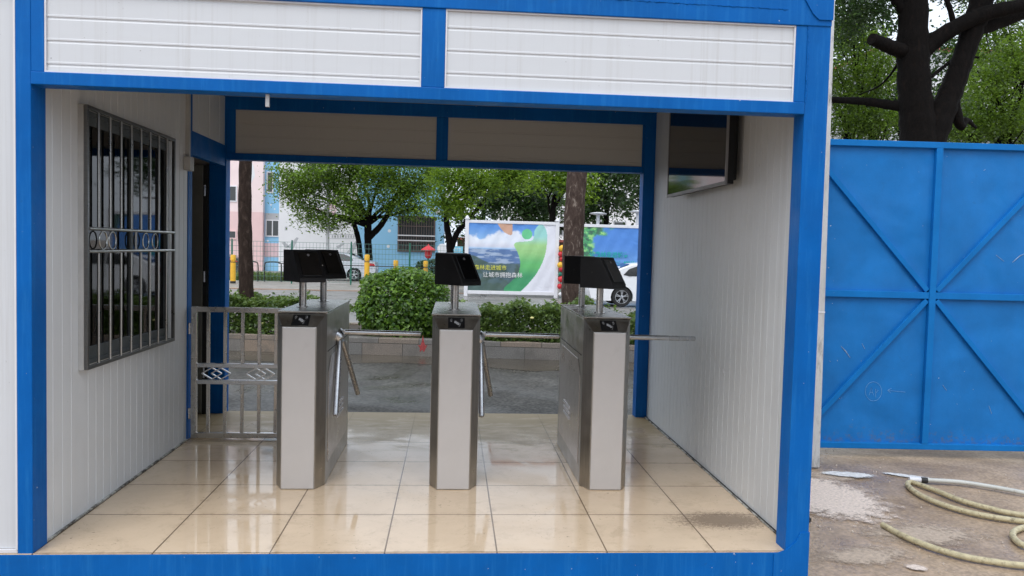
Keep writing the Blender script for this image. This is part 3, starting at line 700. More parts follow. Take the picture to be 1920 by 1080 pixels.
        mb = MB(); c = fp(0.97, 0.45, 0.0008); mb.prism([c + vv * 0.004 * math.cos(a) + dsl.normalized() * 0.004 * math.sin(a) for a in [2 * PI * i / 8 for i in range(8)]], nrm * 0.002); mb.build('status_light', M['white_pl'], tm)  # unlit white dot standing for the status LED
        mb = MB(); c = o + u * 0.10 - vv * (w_ / 2 + 0.0006) + Vector((0, 0, 0.115)); mb.prism([c + u * 0.007 * math.cos(a) + Vector((0, 0, 0.007 * math.sin(a))) for a in [2 * PI * i / 12 for i in range(12)]], -vv * 0.001); mb.build('cable_hole', M['dark'], tm)
    return root
ts = make_turnstile(); tss = [ts, copy_tree(ts), copy_tree(ts)]
for o, x, lb in zip(tss, (0.532, 1.563, 2.602), ('steel tripod turnstile next to the low swing gate', 'middle steel tripod turnstile, between the other two', 'steel tripod turnstile nearest the wall with the television')):
    o.location = (x, 1.10, 0.0015)
    if o is not tss[1]:                                   # the terminals are clamped at slightly different angles
        k = [q for q in o.children if q.name.startswith(('face_terminal', 'terminal_post', 'post_flange'))]
        dx, rot = (-0.055, -11) if o is ts else (0.02, 4)
        for q in k:
            front = ('face' in q.name and min(v.co.y for v in q.data.vertices) < 0.6) or ('face' not in q.name and q.data.vertices[0].co.y < 0.8)
            if front: q.matrix_local = Matrix.Translation((dx, 0, 0)) @ Matrix.Translation((-0.01, 0.47, 0)) @ Matrix.Rotation(R(rot), 4, 'Z') @ Matrix.Translation((0.01, -0.47, 0))
    tag(o, lb, 'turnstile', 'tripod turnstiles across the passage')

# ================================================================== BLUE YARD GATE
ang = math.atan2(-0.09, 1.93)
YG = thing('yard_gate', 'tall blue sheet steel gate with crossed bracing and chalk scribbles', 'gate', (5.93, 2.82, -0.13), ang)
H = 2.83; hw = 1.24
B(-hw, hw, 0.012, 0.018, 0.01, H - 0.01).build('sheet_panel', M['gate_sheet'], YG)
mb = MB(); mb.box(-hw, hw, -0.03, 0.03, H - 0.055, H); mb.box(-hw, hw, -0.03, 0.03, 0, 0.055); mb.box(-hw - 0.04, -hw, -0.03, 0.03, 0, H); mb.box(hw, hw + 0.04, -0.03, 0.03, 0, H)
mb.build('frame', M['gate_blue'], YG, bevel=0.004)
zc = 1.43
B(-0.03, 0.03, -0.032, 0.011, 0.055, H - 0.055).build('centre_stile', M['gate_blue'], YG, bevel=0.003)
mb = MB(); mb.box(-hw, -0.03, -0.025, 0.0115, zc - 0.03, zc + 0.03); mb.box(0.03, hw, -0.025, 0.0115, zc - 0.03, zc + 0.03); mb.build('centre_rail', M['gate_blue'], YG, bevel=0.003)
for sx in (-1, 1):
    for zz in (0.055, H - 0.055):
        mb = MB(); s_ = 1 if zz > zc else -1
        mb.bar((sx * 0.045, -0.006, zc + s_ * 0.045), (sx * (hw - 0.02), -0.006, zz), 0.046, 0.034)
        mb.build('diagonal_brace', M['gate_blue'], YG, bevel=0.003)
gi = Matrix.Translation(Vector((5.93, 2.82, -0.13))) @ Matrix.Rotation(ang, 4, 'Z'); gi = gi.inverted()
def gp(px, py):
    q = gi @ at(px, py, 'y', 2.82); return Vector((q.x, 0.0105, q.z))
mb = MB()
mb.tube([gp(1641 + 15 * math.cos(a), 735 + 18 * math.sin(a)) for a in [2 * PI * i / 20 for i in range(20)]], 0.0016, 5, closed=True)
for ln in ([(1633, 742), (1637, 728), (1641, 742)], [(1635, 737), (1640, 737)], [(1645, 746), (1645, 730), (1650, 733), (1645, 738)], [(1667, 733), (1700, 736)], [(1667, 733), (1674, 729)], [(1667, 733), (1673, 738)]):
    mb.tube([gp(*q) for q in ln], 0.0016, 5)
mb.build('chalk_writing', M['chalk'], YG)
mb = MB()
for ln in ([(1581, 650), (1590, 660), (1598, 672)], [(1620, 645), (1625, 655)], [(1768, 722), (1775, 732)], [(1852, 760), (1857, 775)], [(1895, 492), (1908, 480), (1916, 476)], [(1865, 478), (1880, 490)], [(1560, 678), (1562, 680)], [(1843, 245 + 75), (1846, 318)]):
    q = [gp(*v) for v in ln]; MB().tube(q, [0.002] + [0.0055] * (len(q) - 2) + [0.002], 5).build('paint_scuff', M['scuff'], YG)
GP = thing('gate_post', 'whitewash smeared galvanised gate post between the gatehouse and the blue gate', 'post', (4.655, 2.45, GZ))
mb = MB(); mb.prism([(-0.20, -0.03, 0), (0.095, -0.03, 0), (0.045, -0.03, 4.2), (-0.20, -0.03, 4.2)], (0, 0.06, 0)); mb.build('post', M['galv'], GP, bevel=0.004)
mb = MB()
for z in (1.35,): mb.box(-0.205, 0.08, -0.034, -0.0305, z, z + 0.012)
mb.build('strap', M['white_paint'], GP)

# ================================================================== THINGS LYING IN THE YARD
def gpt(px, py, z=-0.185): return at(px, py, 'z', z)
h1 = bez([gpt(2100, 990), gpt(1990, 985), gpt(1920, 978), gpt(1840, 966), gpt(1772, 948), gpt(1725, 928), gpt(1703, 911), gpt(1706, 904), gpt(1722, 908), gpt(1760, 922), gpt(1800, 938), gpt(1850, 952), gpt(1920, 966), gpt(2060, 975)], 8)
mb = MB(); mb.tube(h1, 0.0205, 10)
h1o = mb.build('garden_hose', M['hose'], None, smooth=True); tag(h1o, 'cream hose doubled back on itself beside the grey pipe', 'hose', 'hoses lying in the yard')
h2 = bez([gpt(1655, 984), gpt(1690, 1003), gpt(1740, 1024), gpt(1800, 1042), gpt(1860, 1053), gpt(1925, 1061), gpt(2050, 1066), gpt(2150, 1050), gpt(2120, 1018), gpt(2000, 990), gpt(1930, 988), gpt(1901, 997), gpt(1904, 1012), gpt(1930, 1026), gpt(2000, 1035)], 8)
mb = MB(); mb.tube([p + Vector((0, 0, 0.0)) for p in h2], 0.0205, 10)
tag(mb.build('garden_hose', M['hose'], None, smooth=True), 'cream hose curving across the near yard with a cut free end', 'hose', 'hoses lying in the yard')
GPp = thing('water_pipe', 'pale grey plastic pipe with a dark coupling lying on the yard concrete', 'pipe', (0, 0, 0))
p3 = bez([gpt(1738, 900, -0.178), gpt(1800, 904, -0.178), gpt(1860, 913, -0.178), gpt(1925, 925, -0.178), gpt(2050, 950, -0.178)], 6)
MB().tube(p3, 0.018, 10).build('pipe', M['pipe'], GPp, smooth=True)
p4 = [gpt(1705, 899, -0.176), gpt(1728, 900, -0.176)]
MB().tube(p4, 0.021, 10).build('pipe_end', M['white_paint'], GPp, smooth=True)
MB().tube([gpt(1727, 900, -0.176), gpt(1739, 901, -0.176)], 0.024, 10).build('coupling', M['dark'], GPp, smooth=True)
def splat(name, outline, z, mat, lab, cat, thick=0.006, jag=0.012, n=70):
    """irregular thin puddle with a rough raised edge"""
    q = bez([gpt(x, y, z) for x, y in outline] + [gpt(*outline[0], z)], 7)[:-1]
    c = sum(q, Vector()) / len(q); q = [p + Vector((random.uniform(-jag, jag), random.uniform(-jag, jag), 0)) for p in q]
    vs = []; fs = []; rings = [(1, 0), (0.93, thick), (0.7, thick * 1.3), (0.4, thick * 1.1), (0.15, thick)]
    k = len(q)
    for s_, h in rings:
        for p in q:
            r = c + (p - c) * s_; vs.append((r.x, r.y, z + h * random.uniform(0.55, 1.3) if h else z - 0.004))
    for i in range(len(rings) - 1):
        for j in range(k): fs.append((i * k + j, i * k + (j + 1) % k, (i + 1) * k + (j + 1) % k, (i + 1) * k + j))
    fs.append(tuple(range((len(rings) - 1) * k, len(rings) * k)))
    o = MB().add(vs, fs).build(name, mat, None, smooth=True); return tag(o, lab, cat)
def patch_sheet(name, cx, cy, wx, wy, rot, mat, lab, z, cat='spill'):
    """thin crust: radial UV drives how far the rough edged stain reaches"""
    c = gpt(cx, cy, GZ); mb = MB(); me = None
    vs = [(-wx, -wy, 0), (wx, -wy, 0), (wx, wy, 0), (-wx, wy, 0)]
    o = MB().add(vs, [(0, 1, 2, 3)]).build(name, mat, None); uv = o.data.uv_layers.new(name='r')
    for l in o.data.loops:
        co = o.data.vertices[l.vertex_index].co; uv.data[l.index].uv = (co.x / wx * 1.3, co.y / wy * 1.3)
    o.location = (c.x, c.y, z); o.rotation_euler = (0, 0, rot); return tag(o, lab, cat)
patch_sheet('plaster_spill', 1530, 925, 0.62, 0.95, 0.2, M['patch_plaster'], 'crusty pale plaster spilled on the concrete against the gatehouse corner', GZ + 0.001)
patch_sheet('scraped_patch', 1730, 1000, 0.75, 0.42, 0.1, M['patch_pale'], 'faint pale scraped patch on the concrete inside the hose loops', GZ - 0.004)
patch_sheet('scraped_patch', 1560, 890, 0.5, 0.35, 0.1, M['patch_pale'], 'faint pale smear at the base of the gate post', GZ - 0.006)
patch_sheet('scraped_patch', 1620, 1040, 0.6, 0.3, 0.3, M['patch_pale'], 'faint pale smear on the brown concrete left of the cut hose end', GZ - 0.005)
patch_sheet('paint_spill', 1592, 890, 0.34, 0.13, -0.15, M['patch_white'], 'white paint spill running out of the crusty plaster', GZ + 0.004)
patch_sheet('paint_spill', 1706, 892, 0.30, 0.075, -0.45, M['patch_white'], 'narrow white paint spill running to the end of the grey pipe', GZ - 0.002)
patch_sheet('plaster_spill', 1719, 1063, 0.09, 0.07, 0, M['patch_plaster'], 'small round plaster blob by itself near the cream hose', GZ - 0.001)
# crumbs of plaster: nobody could count them
mb = MB(); rg = random.Random(3)
for k in range(230):
    if k < 150: px, py = rg.gauss(1560, 45), rg.gauss(925, 32)
    else: px, py = rg.uniform(1515, 1900), rg.uniform(862, 1075)
    if px < 1512: px = 1512 + rg.random() * 60
    p = gpt(px, py, GZ); r = rg.uniform(0.002, 0.009) * (1.0 if k < 150 else 0.7)
    q = [p + Vector((r * math.cos(a) * rg.uniform(0.6, 1.3), r * math.sin(a) * rg.uniform(0.6, 1.3), -0.008)) for a in [2 * PI * i / 5 for i in range(5)]]
    top = [c_ * 0.5 + (p + Vector((0, 0, -0.008))) * 0.5 + Vector((0, 0, r * 0.9 + 0.004)) for c_ in q]
    mb.add(q + top, [(0, 1, 2, 3, 4), (5, 6, 7, 8, 9)] + [(i, (i + 1) % 5, (i + 1) % 5 + 5, i + 5) for i in range(5)])
tag(mb.build('plaster_crumbs', M['plaster']), 'scattered pale plaster crumbs over the yard concrete', 'rubble', kind='stuff')
mb = MB(); c = gpt(1516, 977, GZ); mb.lathe([(0.012, -0.005), (0.02, 0.006), (0.018, 0.02), (0.008, 0.028)], 9, tuple(c))
tag(mb.build('pebble', M['dark']), 'single black pebble by the foot of the gatehouse corner', 'pebble')

# ================================================================== PLANTER, HEDGES
PA = -0.1066
M['faded_red'] = P('faded_red_spray_paint', (0.33, 0.05, 0.05), 0.8, var=0.4, scale=30)
def pl(s, t, z=0.0):
    """s along the planter, t behind its front face"""
    o = Vector((1.0, 9.1, z)); return o + Vector((math.cos(PA), math.sin(PA), 0)) * s + Vector((-math.sin(PA), math.cos(PA), 0)) * t
PW = thing('planter_wall', 'low granite block planter wall running below the hedges', 'wall', tuple(pl(0, 0, 0)), PA)
B(-14, 13, 0.0, 0.22, GZ - 0.01, 0.085).build('granite_face', M['granite'], PW, bevel=0.012)
B(-14, 13, 2.6, 2.8, GZ - 0.01, 0.06).build('granite_face', M['granite'], PW, bevel=0.012)
mb = MB(); pr = [(-0.005, 0.16), (0.02, 0.04), (0.04, -0.02), (0.075, 0.0), (0.05, -0.06), (0.02, -0.13), (-0.01, -0.09), (-0.05, -0.13), (-0.05, -0.06), (-0.085, -0.01), (-0.04, -0.02), (-0.02, 0.05)]
c = gi  # red spray mark on the wall face
q = at(793, 652, 'y', 9.12)
mb.prism([((q.x - 1.0) + x, -0.003, 0.0 + z) for x, z in pr], (0, 0.002, 0)); mb.build('painted_mark', M['faded_red'], PW, label='red spray painted splash')
so_ = MB(); so_.add([tuple(pl(-14, 0.2, 0.03)), tuple(pl(13, 0.2, 0.03)), tuple(pl(13, 2.7, 0.03)), tuple(pl(-14, 2.7, 0.03))], [(0, 1, 2, 3)])
tag(so_.build('planter_soil', M['soil']), kind='structure')

def leaf_mesh(name, pos, size, mat, rng, up=0.35, tint=None, asp=0.5, out=None):
    """leaf shaped quads at pos (n,3)"""
    n = len(pos)
    nr = rng.normal(size=(n, 3)); nr[:, 2] = np.abs(nr[:, 2]) + up
    if out is not None: nr = nr + out * 1.2
    nr /= np.linalg.norm(nr, axis=1)[:, None]
    a = np.cross(nr, rng.normal(size=(n, 3))); a /= np.linalg.norm(a, axis=1)[:, None] + 1e-9
    b = np.cross(nr, a)
    sz = (size * rng.uniform(0.6, 1.35, n))[:, None]
    v = np.empty((n, 4, 3)); v[:, 0] = pos - a * sz / 2; v[:, 2] = pos + a * sz / 2 - nr * sz * 0.12
    v[:, 1] = pos + b * sz * asp / 2 + a * sz * 0.06 + nr * sz * 0.07; v[:, 3] = pos - b * sz * asp / 2 + a * sz * 0.06 + nr * sz * 0.07
    me = bpy.data.meshes.new(name)
    me.vertices.add(4 * n); me.vertices.foreach_set('co', v.reshape(-1).astype(np.float32))
    me.loops.add(4 * n); me.loops.foreach_set('vertex_index', np.arange(4 * n, dtype=np.int32))
    me.polygons.add(n); me.polygons.foreach_set('loop_start', np.arange(0, 4 * n, 4, dtype=np.int32))
    me.materials.append(mat); me.update(calc_edges=True)
    at_ = me.attributes.new('tint', 'FLOAT', 'FACE')
    t = rng.random(n) if tint is None else np.clip(tint + rng.normal(0, 0.18, n), 0, 1)
    at_.data.foreach_set('value', t.astype(np.float32))
    return me
def leaf_obj(name, pos, size, mat, rng, parent=None, **k):
    o = bpy.data.objects.new(name, leaf_mesh(name, pos, size, mat, rng, **k)); COL.objects.link(o)
    if parent: o.parent = parent
    return o
NR = np.random.default_rng(5)
def shell(n, c, r, rng, inner=0.55, zmin=None, lump=0.1):
    d = rng.normal(size=(n, 3)); d /= np.linalg.norm(d, axis=1)[:, None]
    lm = 1 + lump * (np.sin(d[:, 0] * 7 + 1) * np.sin(d[:, 1] * 6) + np.sin(d[:, 2] * 8 + d[:, 0] * 5)) + rng.normal(0, 0.02, n)
    rr = (1 - (1 - inner) * rng.random(n) ** 1.8) * lm
    rr = rr / (np.abs(d) ** 2.8).sum(1) ** (1 / 2.8) * 0.93
    st = rng.random(n) < 0.02; rr[st] *= rng.uniform(1.03, 1.13, st.sum())
    p = np.array(c) + d * rr[:, None] * np.array(r)
    if zmin is not None: k = p[:, 2] > zmin; p = p[k]; d = d[k]
    return p, d
def hedge_pos(n, s0, s1, t0, t1, z0, z1, rng):
    s = rng.uniform(s0, s1, n); 
    top = z1 + 0.05 * np.sin(s * 5.1) + 0.04 * np.sin(s * 11.7 + 1) + 0.05 * np.sin(s * 2.3 + 2)
    which = rng.random(n); t = rng.uniform(t0, t1, n); z = z0 + (top - z0) * rng.random(n)
    f = which < 0.55; t[f] = t0 + rng.exponential(0.05, f.sum()) - 0.03 + 0.04 * np.sin(s[f] * 8)
    g = (which >= 0.55) & (which < 0.9); z[g] = top[g] - rng.exponential(0.04, g.sum()) + 0.02
    h = rng.random(n) < 0.04; z[h] = top[h] + rng.uniform(0, 0.12, h.sum())
    ca, sa = math.cos(PA), math.sin(PA)
    p = np.stack([1 + ca * s - sa * t, 9.1 + sa * s + ca * t, z], 1)
    return p, np.clip((z - z0) / (z1 - z0), 0, 1)
def core(mb, s0, s1, t0, t1, z0, z1):
    a = [pl(s0, t0, z0), pl(s1, t0, z0), pl(s1, t1, z0), pl(s0, t1, z0)]; mb.prism(a, (0, 0, z1 - z0))
def hedge(name, s0, s1, t0, t1, z0, z1, n, lab, mat='leaf_low', flowers=0, grp='hedges in the granite planter'):
    rt = thing(name, lab, 'hedge', tuple(pl((s0 + s1) / 2, (t0 + t1) / 2, z0)), 0, grp)
    off = np.array(rt.location)
    p, t = hedge_pos(n, s0, s1, t0, t1, z0, z1, NR)
    leaf_obj('foliage', p - off, 0.085, M[mat], NR, rt, tint=None, asp=0.55)
    mb = MB(); rg = random.Random(int(s0 * 10) + 50)
    for k in range(int((s1 - s0) * 14)):
        s = rg.uniform(s0 + 0.05, s1 - 0.05); tt = rg.uniform(t0 + 0.08, t1 - 0.05); a = pl(s, tt, z0 - 0.02) - Vector(off)
        b_ = a + Vector((rg.uniform(-0.12, 0.12), rg.uniform(-0.12, 0.12), (z1 - z0) * rg.uniform(0.6, 0.95)))
        mb.tube([a, (a + b_) / 2 + Vector((rg.uniform(-.03, .03), 0, 0)), b_], [0.010, 0.008, 0.004], 5)
    mb.build('stems', M['bark'], rt)
    if flowers:
        for k in range(flowers):
            s = rg.uniform(s0, s1); a = pl(s, t0 - 0.03, rg.uniform(z0 + 0.2, z1 + 0.02)) - Vector(off)
            MB().lathe([(0.008, -0.02), (0.03, -0.008), (0.034, 0.006), (0.02, 0.018), (0.004, 0.022)], 8, tuple(a)).build('flower', M['flower'], rt, smooth=True)
    return rt
M['flower'] = P('pale_yellow_petals', (0.75, 0.7, 0.3), 0.6)
hedge('hedge', -7.6, -1.35, 0.10, 1.2, 0.03, 0.60, 18000, 'loose low green hedge behind the swing gate, left of the round bush', flowers=2)
hedge('hedge', 0.45, 3.0, 0.10, 1.2, 0.03, 0.62, 10000, 'low flowering hedge between the round bush and the thick tree trunk', flowers=7)
hedge('hedge', 3.1, 7.5, 0.12, 1.3, 0.03, 0.57, 12000, 'low scruffy hedge to the right of the thick tree trunk', flowers=4)
c = pl(-0.42, 0.80, 0.0)
RB = thing('round_bush', 'big rounded bright green bush rising above the planter wall', 'bush', (c.x, c.y, 0.03))
p, d = shell(15000, (0, 0, 0.52), (0.84, 0.70, 0.70), NR, 0.62, 0.0, 0.05)
leaf_obj('foliage', p, 0.078, M['leaf_hedge'], NR, RB, asp=0.55, out=d)
mb = MB(); rg = random.Random(9)
for k in range(30):
    a = rg.uniform(0, 2 * PI); b_ = Vector((0.5 * math.cos(a) * rg.random(), 0.4 * math.sin(a) * rg.random(), rg.uniform(0.5, 0.95)))
    mb.tube([(0.1 * math.cos(a), 0.1 * math.sin(a), -0.03), b_ * 0.5 + Vector((0.04, 0, 0)), b_], [0.016, 0.011, 0.005], 5)
mb.build('stems', M['bark'], RB)

# ================================================================== TREES
def wob(p0, p1, r0, r1, seg, amp, rg):
    p0 = Vector(p0); p1 = Vector(p1); L = (p1 - p0).length; pts = []; rs = []
    for i in range(seg + 1):
        t = i / seg; q = p0.lerp(p1, t)
        if 0 < i < seg: q += Vector((rg.uniform(-1, 1), rg.uniform(-1, 1), rg.uniform(-.4, .4))) * amp * L
        pts.append(q); rs.append(lerp(r0, r1, t) * rg.uniform(0.94, 1.06))
    return pts, rs
def trunk_mesh(mb, pts, rs, n=14, seg=5):
    q = bez(pts, seg); rr = []
    for i in range(len(q)):
        f = i / (len(q) - 1) * (len(rs) - 1); k = min(int(f), len(rs) - 2); rr.append(lerp(rs[k], rs[k + 1], f - k) * (1 + 0.05 * math.sin(i * 2.3)))
    mb.tube(q, rr, n)
def crown_pos(blobs, rng, per=46, cl=0.42, flat=0.7):
    """blobs: (x,y,z,rx,ry,rz,n_clumps)"""
    out = []; tn = []
    for (x, y, z, rx, ry, rz, k) in blobs:
        d = rng.normal(size=(k, 3)); d /= np.linalg.norm(d, axis=1)[:, None]
        cc = np.array((x, y, z)) + d * (rng.random(k) ** 0.45)[:, None] * np.array((rx, ry, rz))
        ct = rng.random(k)
        for q, t in zip(cc, ct):
            m_ = int(per * rng.uniform(0.6, 1.4)); o = rng.normal(size=(m_, 3)) * np.array((cl, cl, cl * flat)) * 0.5
            o[:, 2] -= 0.25 * (o[:, 0] ** 2 + o[:, 1] ** 2) / cl
            out.append(q + o); tn.append(np.full(m_, t))
    return np.concatenate(out), np.concatenate(tn)
def tree(lab, base_, trunk, tr, limbs, blobs, leaf, size=0.14, bark='bark', per=46, cl=0.42, name='tree', grp=None, seed=1, autolimb=True):
    rg = random.Random(seed); rng = np.random.default_rng(seed)
    rt = thing(name, lab, 'tree', base_, 0, grp); o = Vector(base_)
    mb = MB(); trunk_mesh(mb, [Vector(p) - o for p in trunk], tr)
    tk = mb.build('trunk', M[bark], rt, smooth=True)
    mb = MB()
    for pts, rs in limbs: trunk_mesh(mb, [Vector(p) - o for p in pts], rs, 10)
    top = Vector(trunk[-1]) - o
    if autolimb:
        for b_ in blobs:
            c = Vector(b_[:3]) - o; s0 = (Vector(trunk[-2]) - o).lerp(top, rg.random())
            pts, rs = wob(s0, c, tr[-1] * 0.75, 0.02, 4, 0.06, rg); mb.tube(bez(pts, 3), [lerp(rs[0], rs[-1], i / (len(pts) * 3 - 3)) for i in range(len(bez(pts, 3)))], 7)
            for k in range(4):
                e = c + Vector((rg.uniform(-1, 1) * b_[3], rg.uniform(-1, 1) * b_[4], rg.uniform(-.8, .8) * b_[5])) * 0.85
                st = pts[2 + k % 2]; pp, rr = wob(st, e, 0.03, 0.006, 3, 0.07, rg); mb.tube(pp, rr, 5)
    if mb.v: mb.build('limbs', M[bark], tk, smooth=True)
    if blobs:
        p, t = crown_pos(blobs, rng, per, cl)
        leaf_obj('crown', p - np.array(base_), size, M[leaf], rng, rt, tint=t)
    return rt
def A3(px, py, y): return tuple(at(px, py, 'y', y))
# slim street tree in the planter (left) and thick one (right)
tree('slim brown tree trunk rising from the low hedge near the blue rear post', (-2.06, 10.0, 0.0), [(-2.06, 10.0, 0.0), (-2.05, 10.0, 0.9), (-2.08, 10.0, 2.0), (-2.08, 10.02, 3.1), (-2.0, 10.05, 4.6), (-2.05, 10.1, 5.6)], [0.15, 0.125, 0.115, 0.105, 0.10, 0.08], [],
     [(-2.2, 10.2, 6.6, 1.8, 1.8, 1.0, 34), (-3.2, 10.6, 6.0, 1.0, 1.2, 0.7, 16), (-0.9, 9.8, 6.2, 1.1, 1.2, 0.7, 16)], 'leaf_tree', 0.12, 'bark', 40, 0.5, seed=11)
tree('thick brown tree trunk with peeling pale bark standing in the hedge', (3.70, 10.0, 0.0), [(3.72, 10.0, 0.0), (3.70, 10.0, 0.7), (3.68, 10.0, 1.8), (3.72, 10.02, 3.1), (3.85, 10.05, 4.8), (3.9, 10.1, 5.8)], [0.24, 0.205, 0.185, 0.175, 0.15, 0.12], [],
     [(3.9, 10.2, 7.0, 2.2, 1.9, 1.1, 44), (2.5, 10.6, 6.4, 1.2, 1.2, 0.8, 18), (5.4, 9.8, 6.6, 1.3, 1.2, 0.8, 18)], 'leaf_tree', 0.12, 'bark_patch', 40, 0.5, seed=12) if False else None
M['bark_patch'] = bark_mat('peeling_bark', (0.04, 0.027, 0.022), (0.085, 0.06, 0.05), (0.36, 0.30, 0.25))
tree('thick brown tree trunk with peeling pale bark standing in the hedge', (3.70, 10.0, 0.0), [(3.72, 10.0, 0.0), (3.70, 10.0, 0.7), (3.68, 10.0, 1.8), (3.72, 10.02, 3.1), (3.85, 10.05, 4.8), (3.9, 10.1, 5.8)], [0.24, 0.205, 0.185, 0.175, 0.15, 0.12], [],
     [(3.9, 10.2, 7.0, 2.2, 1.9, 1.1, 44), (2.5, 10.6, 6.4, 1.2, 1.2, 0.8, 18), (5.4, 9.8, 6.6, 1.3, 1.2, 0.8, 18)], 'leaf_tree', 0.12, 'bark_patch', 40, 0.5, seed=12)
# the spreading tree across the street, before the mural
def bl(px, py, y, rpx, rpy, k, ry=None, dist=None):
    c = at(px, py, 'y', y); sc = (y + 4.2) / F
    return (c.x, c.y, c.z, rpx * sc, ry or rpx * sc * 0.8, rpy * sc, k)
Y = 42.0
tree('spreading tree with a forked dark trunk standing before the mural building', A3(692, 520, Y)[:2] + (GZ,),
     [A3(692, 525, Y), A3(692, 490, Y), A3(690, 455, Y), A3(690, 425, Y), A3(692, 395, Y)], [0.24, 0.22, 0.21, 0.21, 0.16],
     [([A3(692, 445, Y), A3(712, 425, Y), A3(728, 400, Y - 0.2), A3(742, 370, Y - 0.4), A3(760, 340, Y - 0.6)], [0.19, 0.17, 0.15, 0.12, 0.08]),
      ([A3(679, 530, Y + 0.3), A3(676, 490, Y + 0.3), A3(672, 450, Y + 0.3), A3(664, 420, Y), A3(655, 390, Y - 0.3), A3(630, 350, Y - 0.6)], [0.17, 0.16, 0.15, 0.13, 0.10, 0.06]),
      ([A3(668, 430, Y), A3(650, 405, Y - 0.4), A3(615, 405, Y - 0.8), A3(590, 412, Y - 1)], [0.07, 0.05, 0.035, 0.02])],
     [bl(548, 338, Y - 0.8, 44, 34, 30), bl(600, 330, Y - 1.4, 46, 36, 30), bl(655, 322, Y - 1.0, 50, 42, 36), bl(715, 330, Y - 1.6, 48, 44, 36), bl(770, 345, Y - 0.6, 48, 38, 34), bl(812, 322, Y, 36, 40, 24),
      bl(560, 385, Y - 0.9, 24, 26, 9), bl(590, 395, Y - 1.2, 20, 28, 8), bl(655, 375, Y - 1.8, 34, 32, 20), bl(625, 415, Y - 1.4, 32, 14, 8), bl(735, 385, Y - 1, 32, 22, 12), bl(780, 392, Y - 0.8, 36, 16, 12), bl(690, 290, Y, 110, 30, 40), bl(575, 290, Y, 60, 22, 20)],
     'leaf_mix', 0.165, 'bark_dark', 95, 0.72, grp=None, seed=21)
Y = 27.5
tree('bright green street tree with a leaning dark trunk just left of the landscape billboard', A3(846, 520, Y)[:2] + (GZ,),
     [A3(843, 530, Y), A3(844, 490, Y), A3(843, 455, Y), A3(838, 425, Y), A3(836, 395, Y), A3(832, 370, Y)], [0.17, 0.15, 0.14, 0.12, 0.10, 0.08],
     [([A3(846, 465, Y), A3(858, 435, Y), A3(876, 415, Y), A3(895, 392, Y), A3(920, 360, Y)], [0.12, 0.11, 0.10, 0.07, 0.04])],
     [bl(850, 340, Y - 1, 40, 34, 26), bl(830, 375, Y - 0.8, 20, 24, 10), bl(868, 385, Y - 0.7, 28, 20, 12), bl(912, 335, Y - 1, 44, 30, 26), bl(960, 325, Y - 0.6, 44, 28, 24), bl(890, 295, Y, 80, 26, 30)],
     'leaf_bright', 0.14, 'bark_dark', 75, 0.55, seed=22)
for (px, Yy, blobs, leaf, lab, sd_) in (
    (985, 36, [(985, 345, 60, 60, 46), (930, 360, 44, 44, 26), (1010, 390, 44, 30, 22)], 'leaf_dark', 'dark leafy tree standing behind the left billboard', 31),
    (1035, 33, [(1030, 325, 60, 36, 34), (1075, 340, 40, 34, 20)], 'leaf_bright', 'light green tree whose crown shows left of the thick trunk', 32),
    (1135, 35, [(1130, 345, 62, 52, 46), (1100, 395, 40, 24, 18), (1160, 300, 80, 34, 40)], 'leaf_dark', 'dark tree behind the right billboard, left of the white lamps', 33),
    (1205, 38, [(1195, 350, 50, 60, 40), (1250, 340, 60, 60, 30)], 'leaf_dark', 'dark tree behind the right billboard, close to the blue rear post', 34),
    (905, 44, [(900, 380, 60, 60, 40), (865, 400, 40, 50, 22)], 'leaf_dark', 'dark tree filling the gap between the mural building and the billboard', 35),
    (1060, 47, [(1060, 380, 90, 60, 50), (980, 390, 60, 50, 30)], 'leaf_dark', 'distant dark tree seen between the two billboards', 36)):
    b0 = at(px, 520, 'y', Yy)
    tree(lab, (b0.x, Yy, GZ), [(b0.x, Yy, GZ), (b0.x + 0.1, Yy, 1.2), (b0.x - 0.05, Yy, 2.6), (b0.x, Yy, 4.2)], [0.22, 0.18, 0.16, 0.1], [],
         [bl(a, b_, Yy - 0.5, c_, d_, k) for a, b_, c_, d_, k in blobs], leaf, 0.22, 'bark_dark', 46, 0.7, grp='trees across the street behind the billboards', seed=sd_)

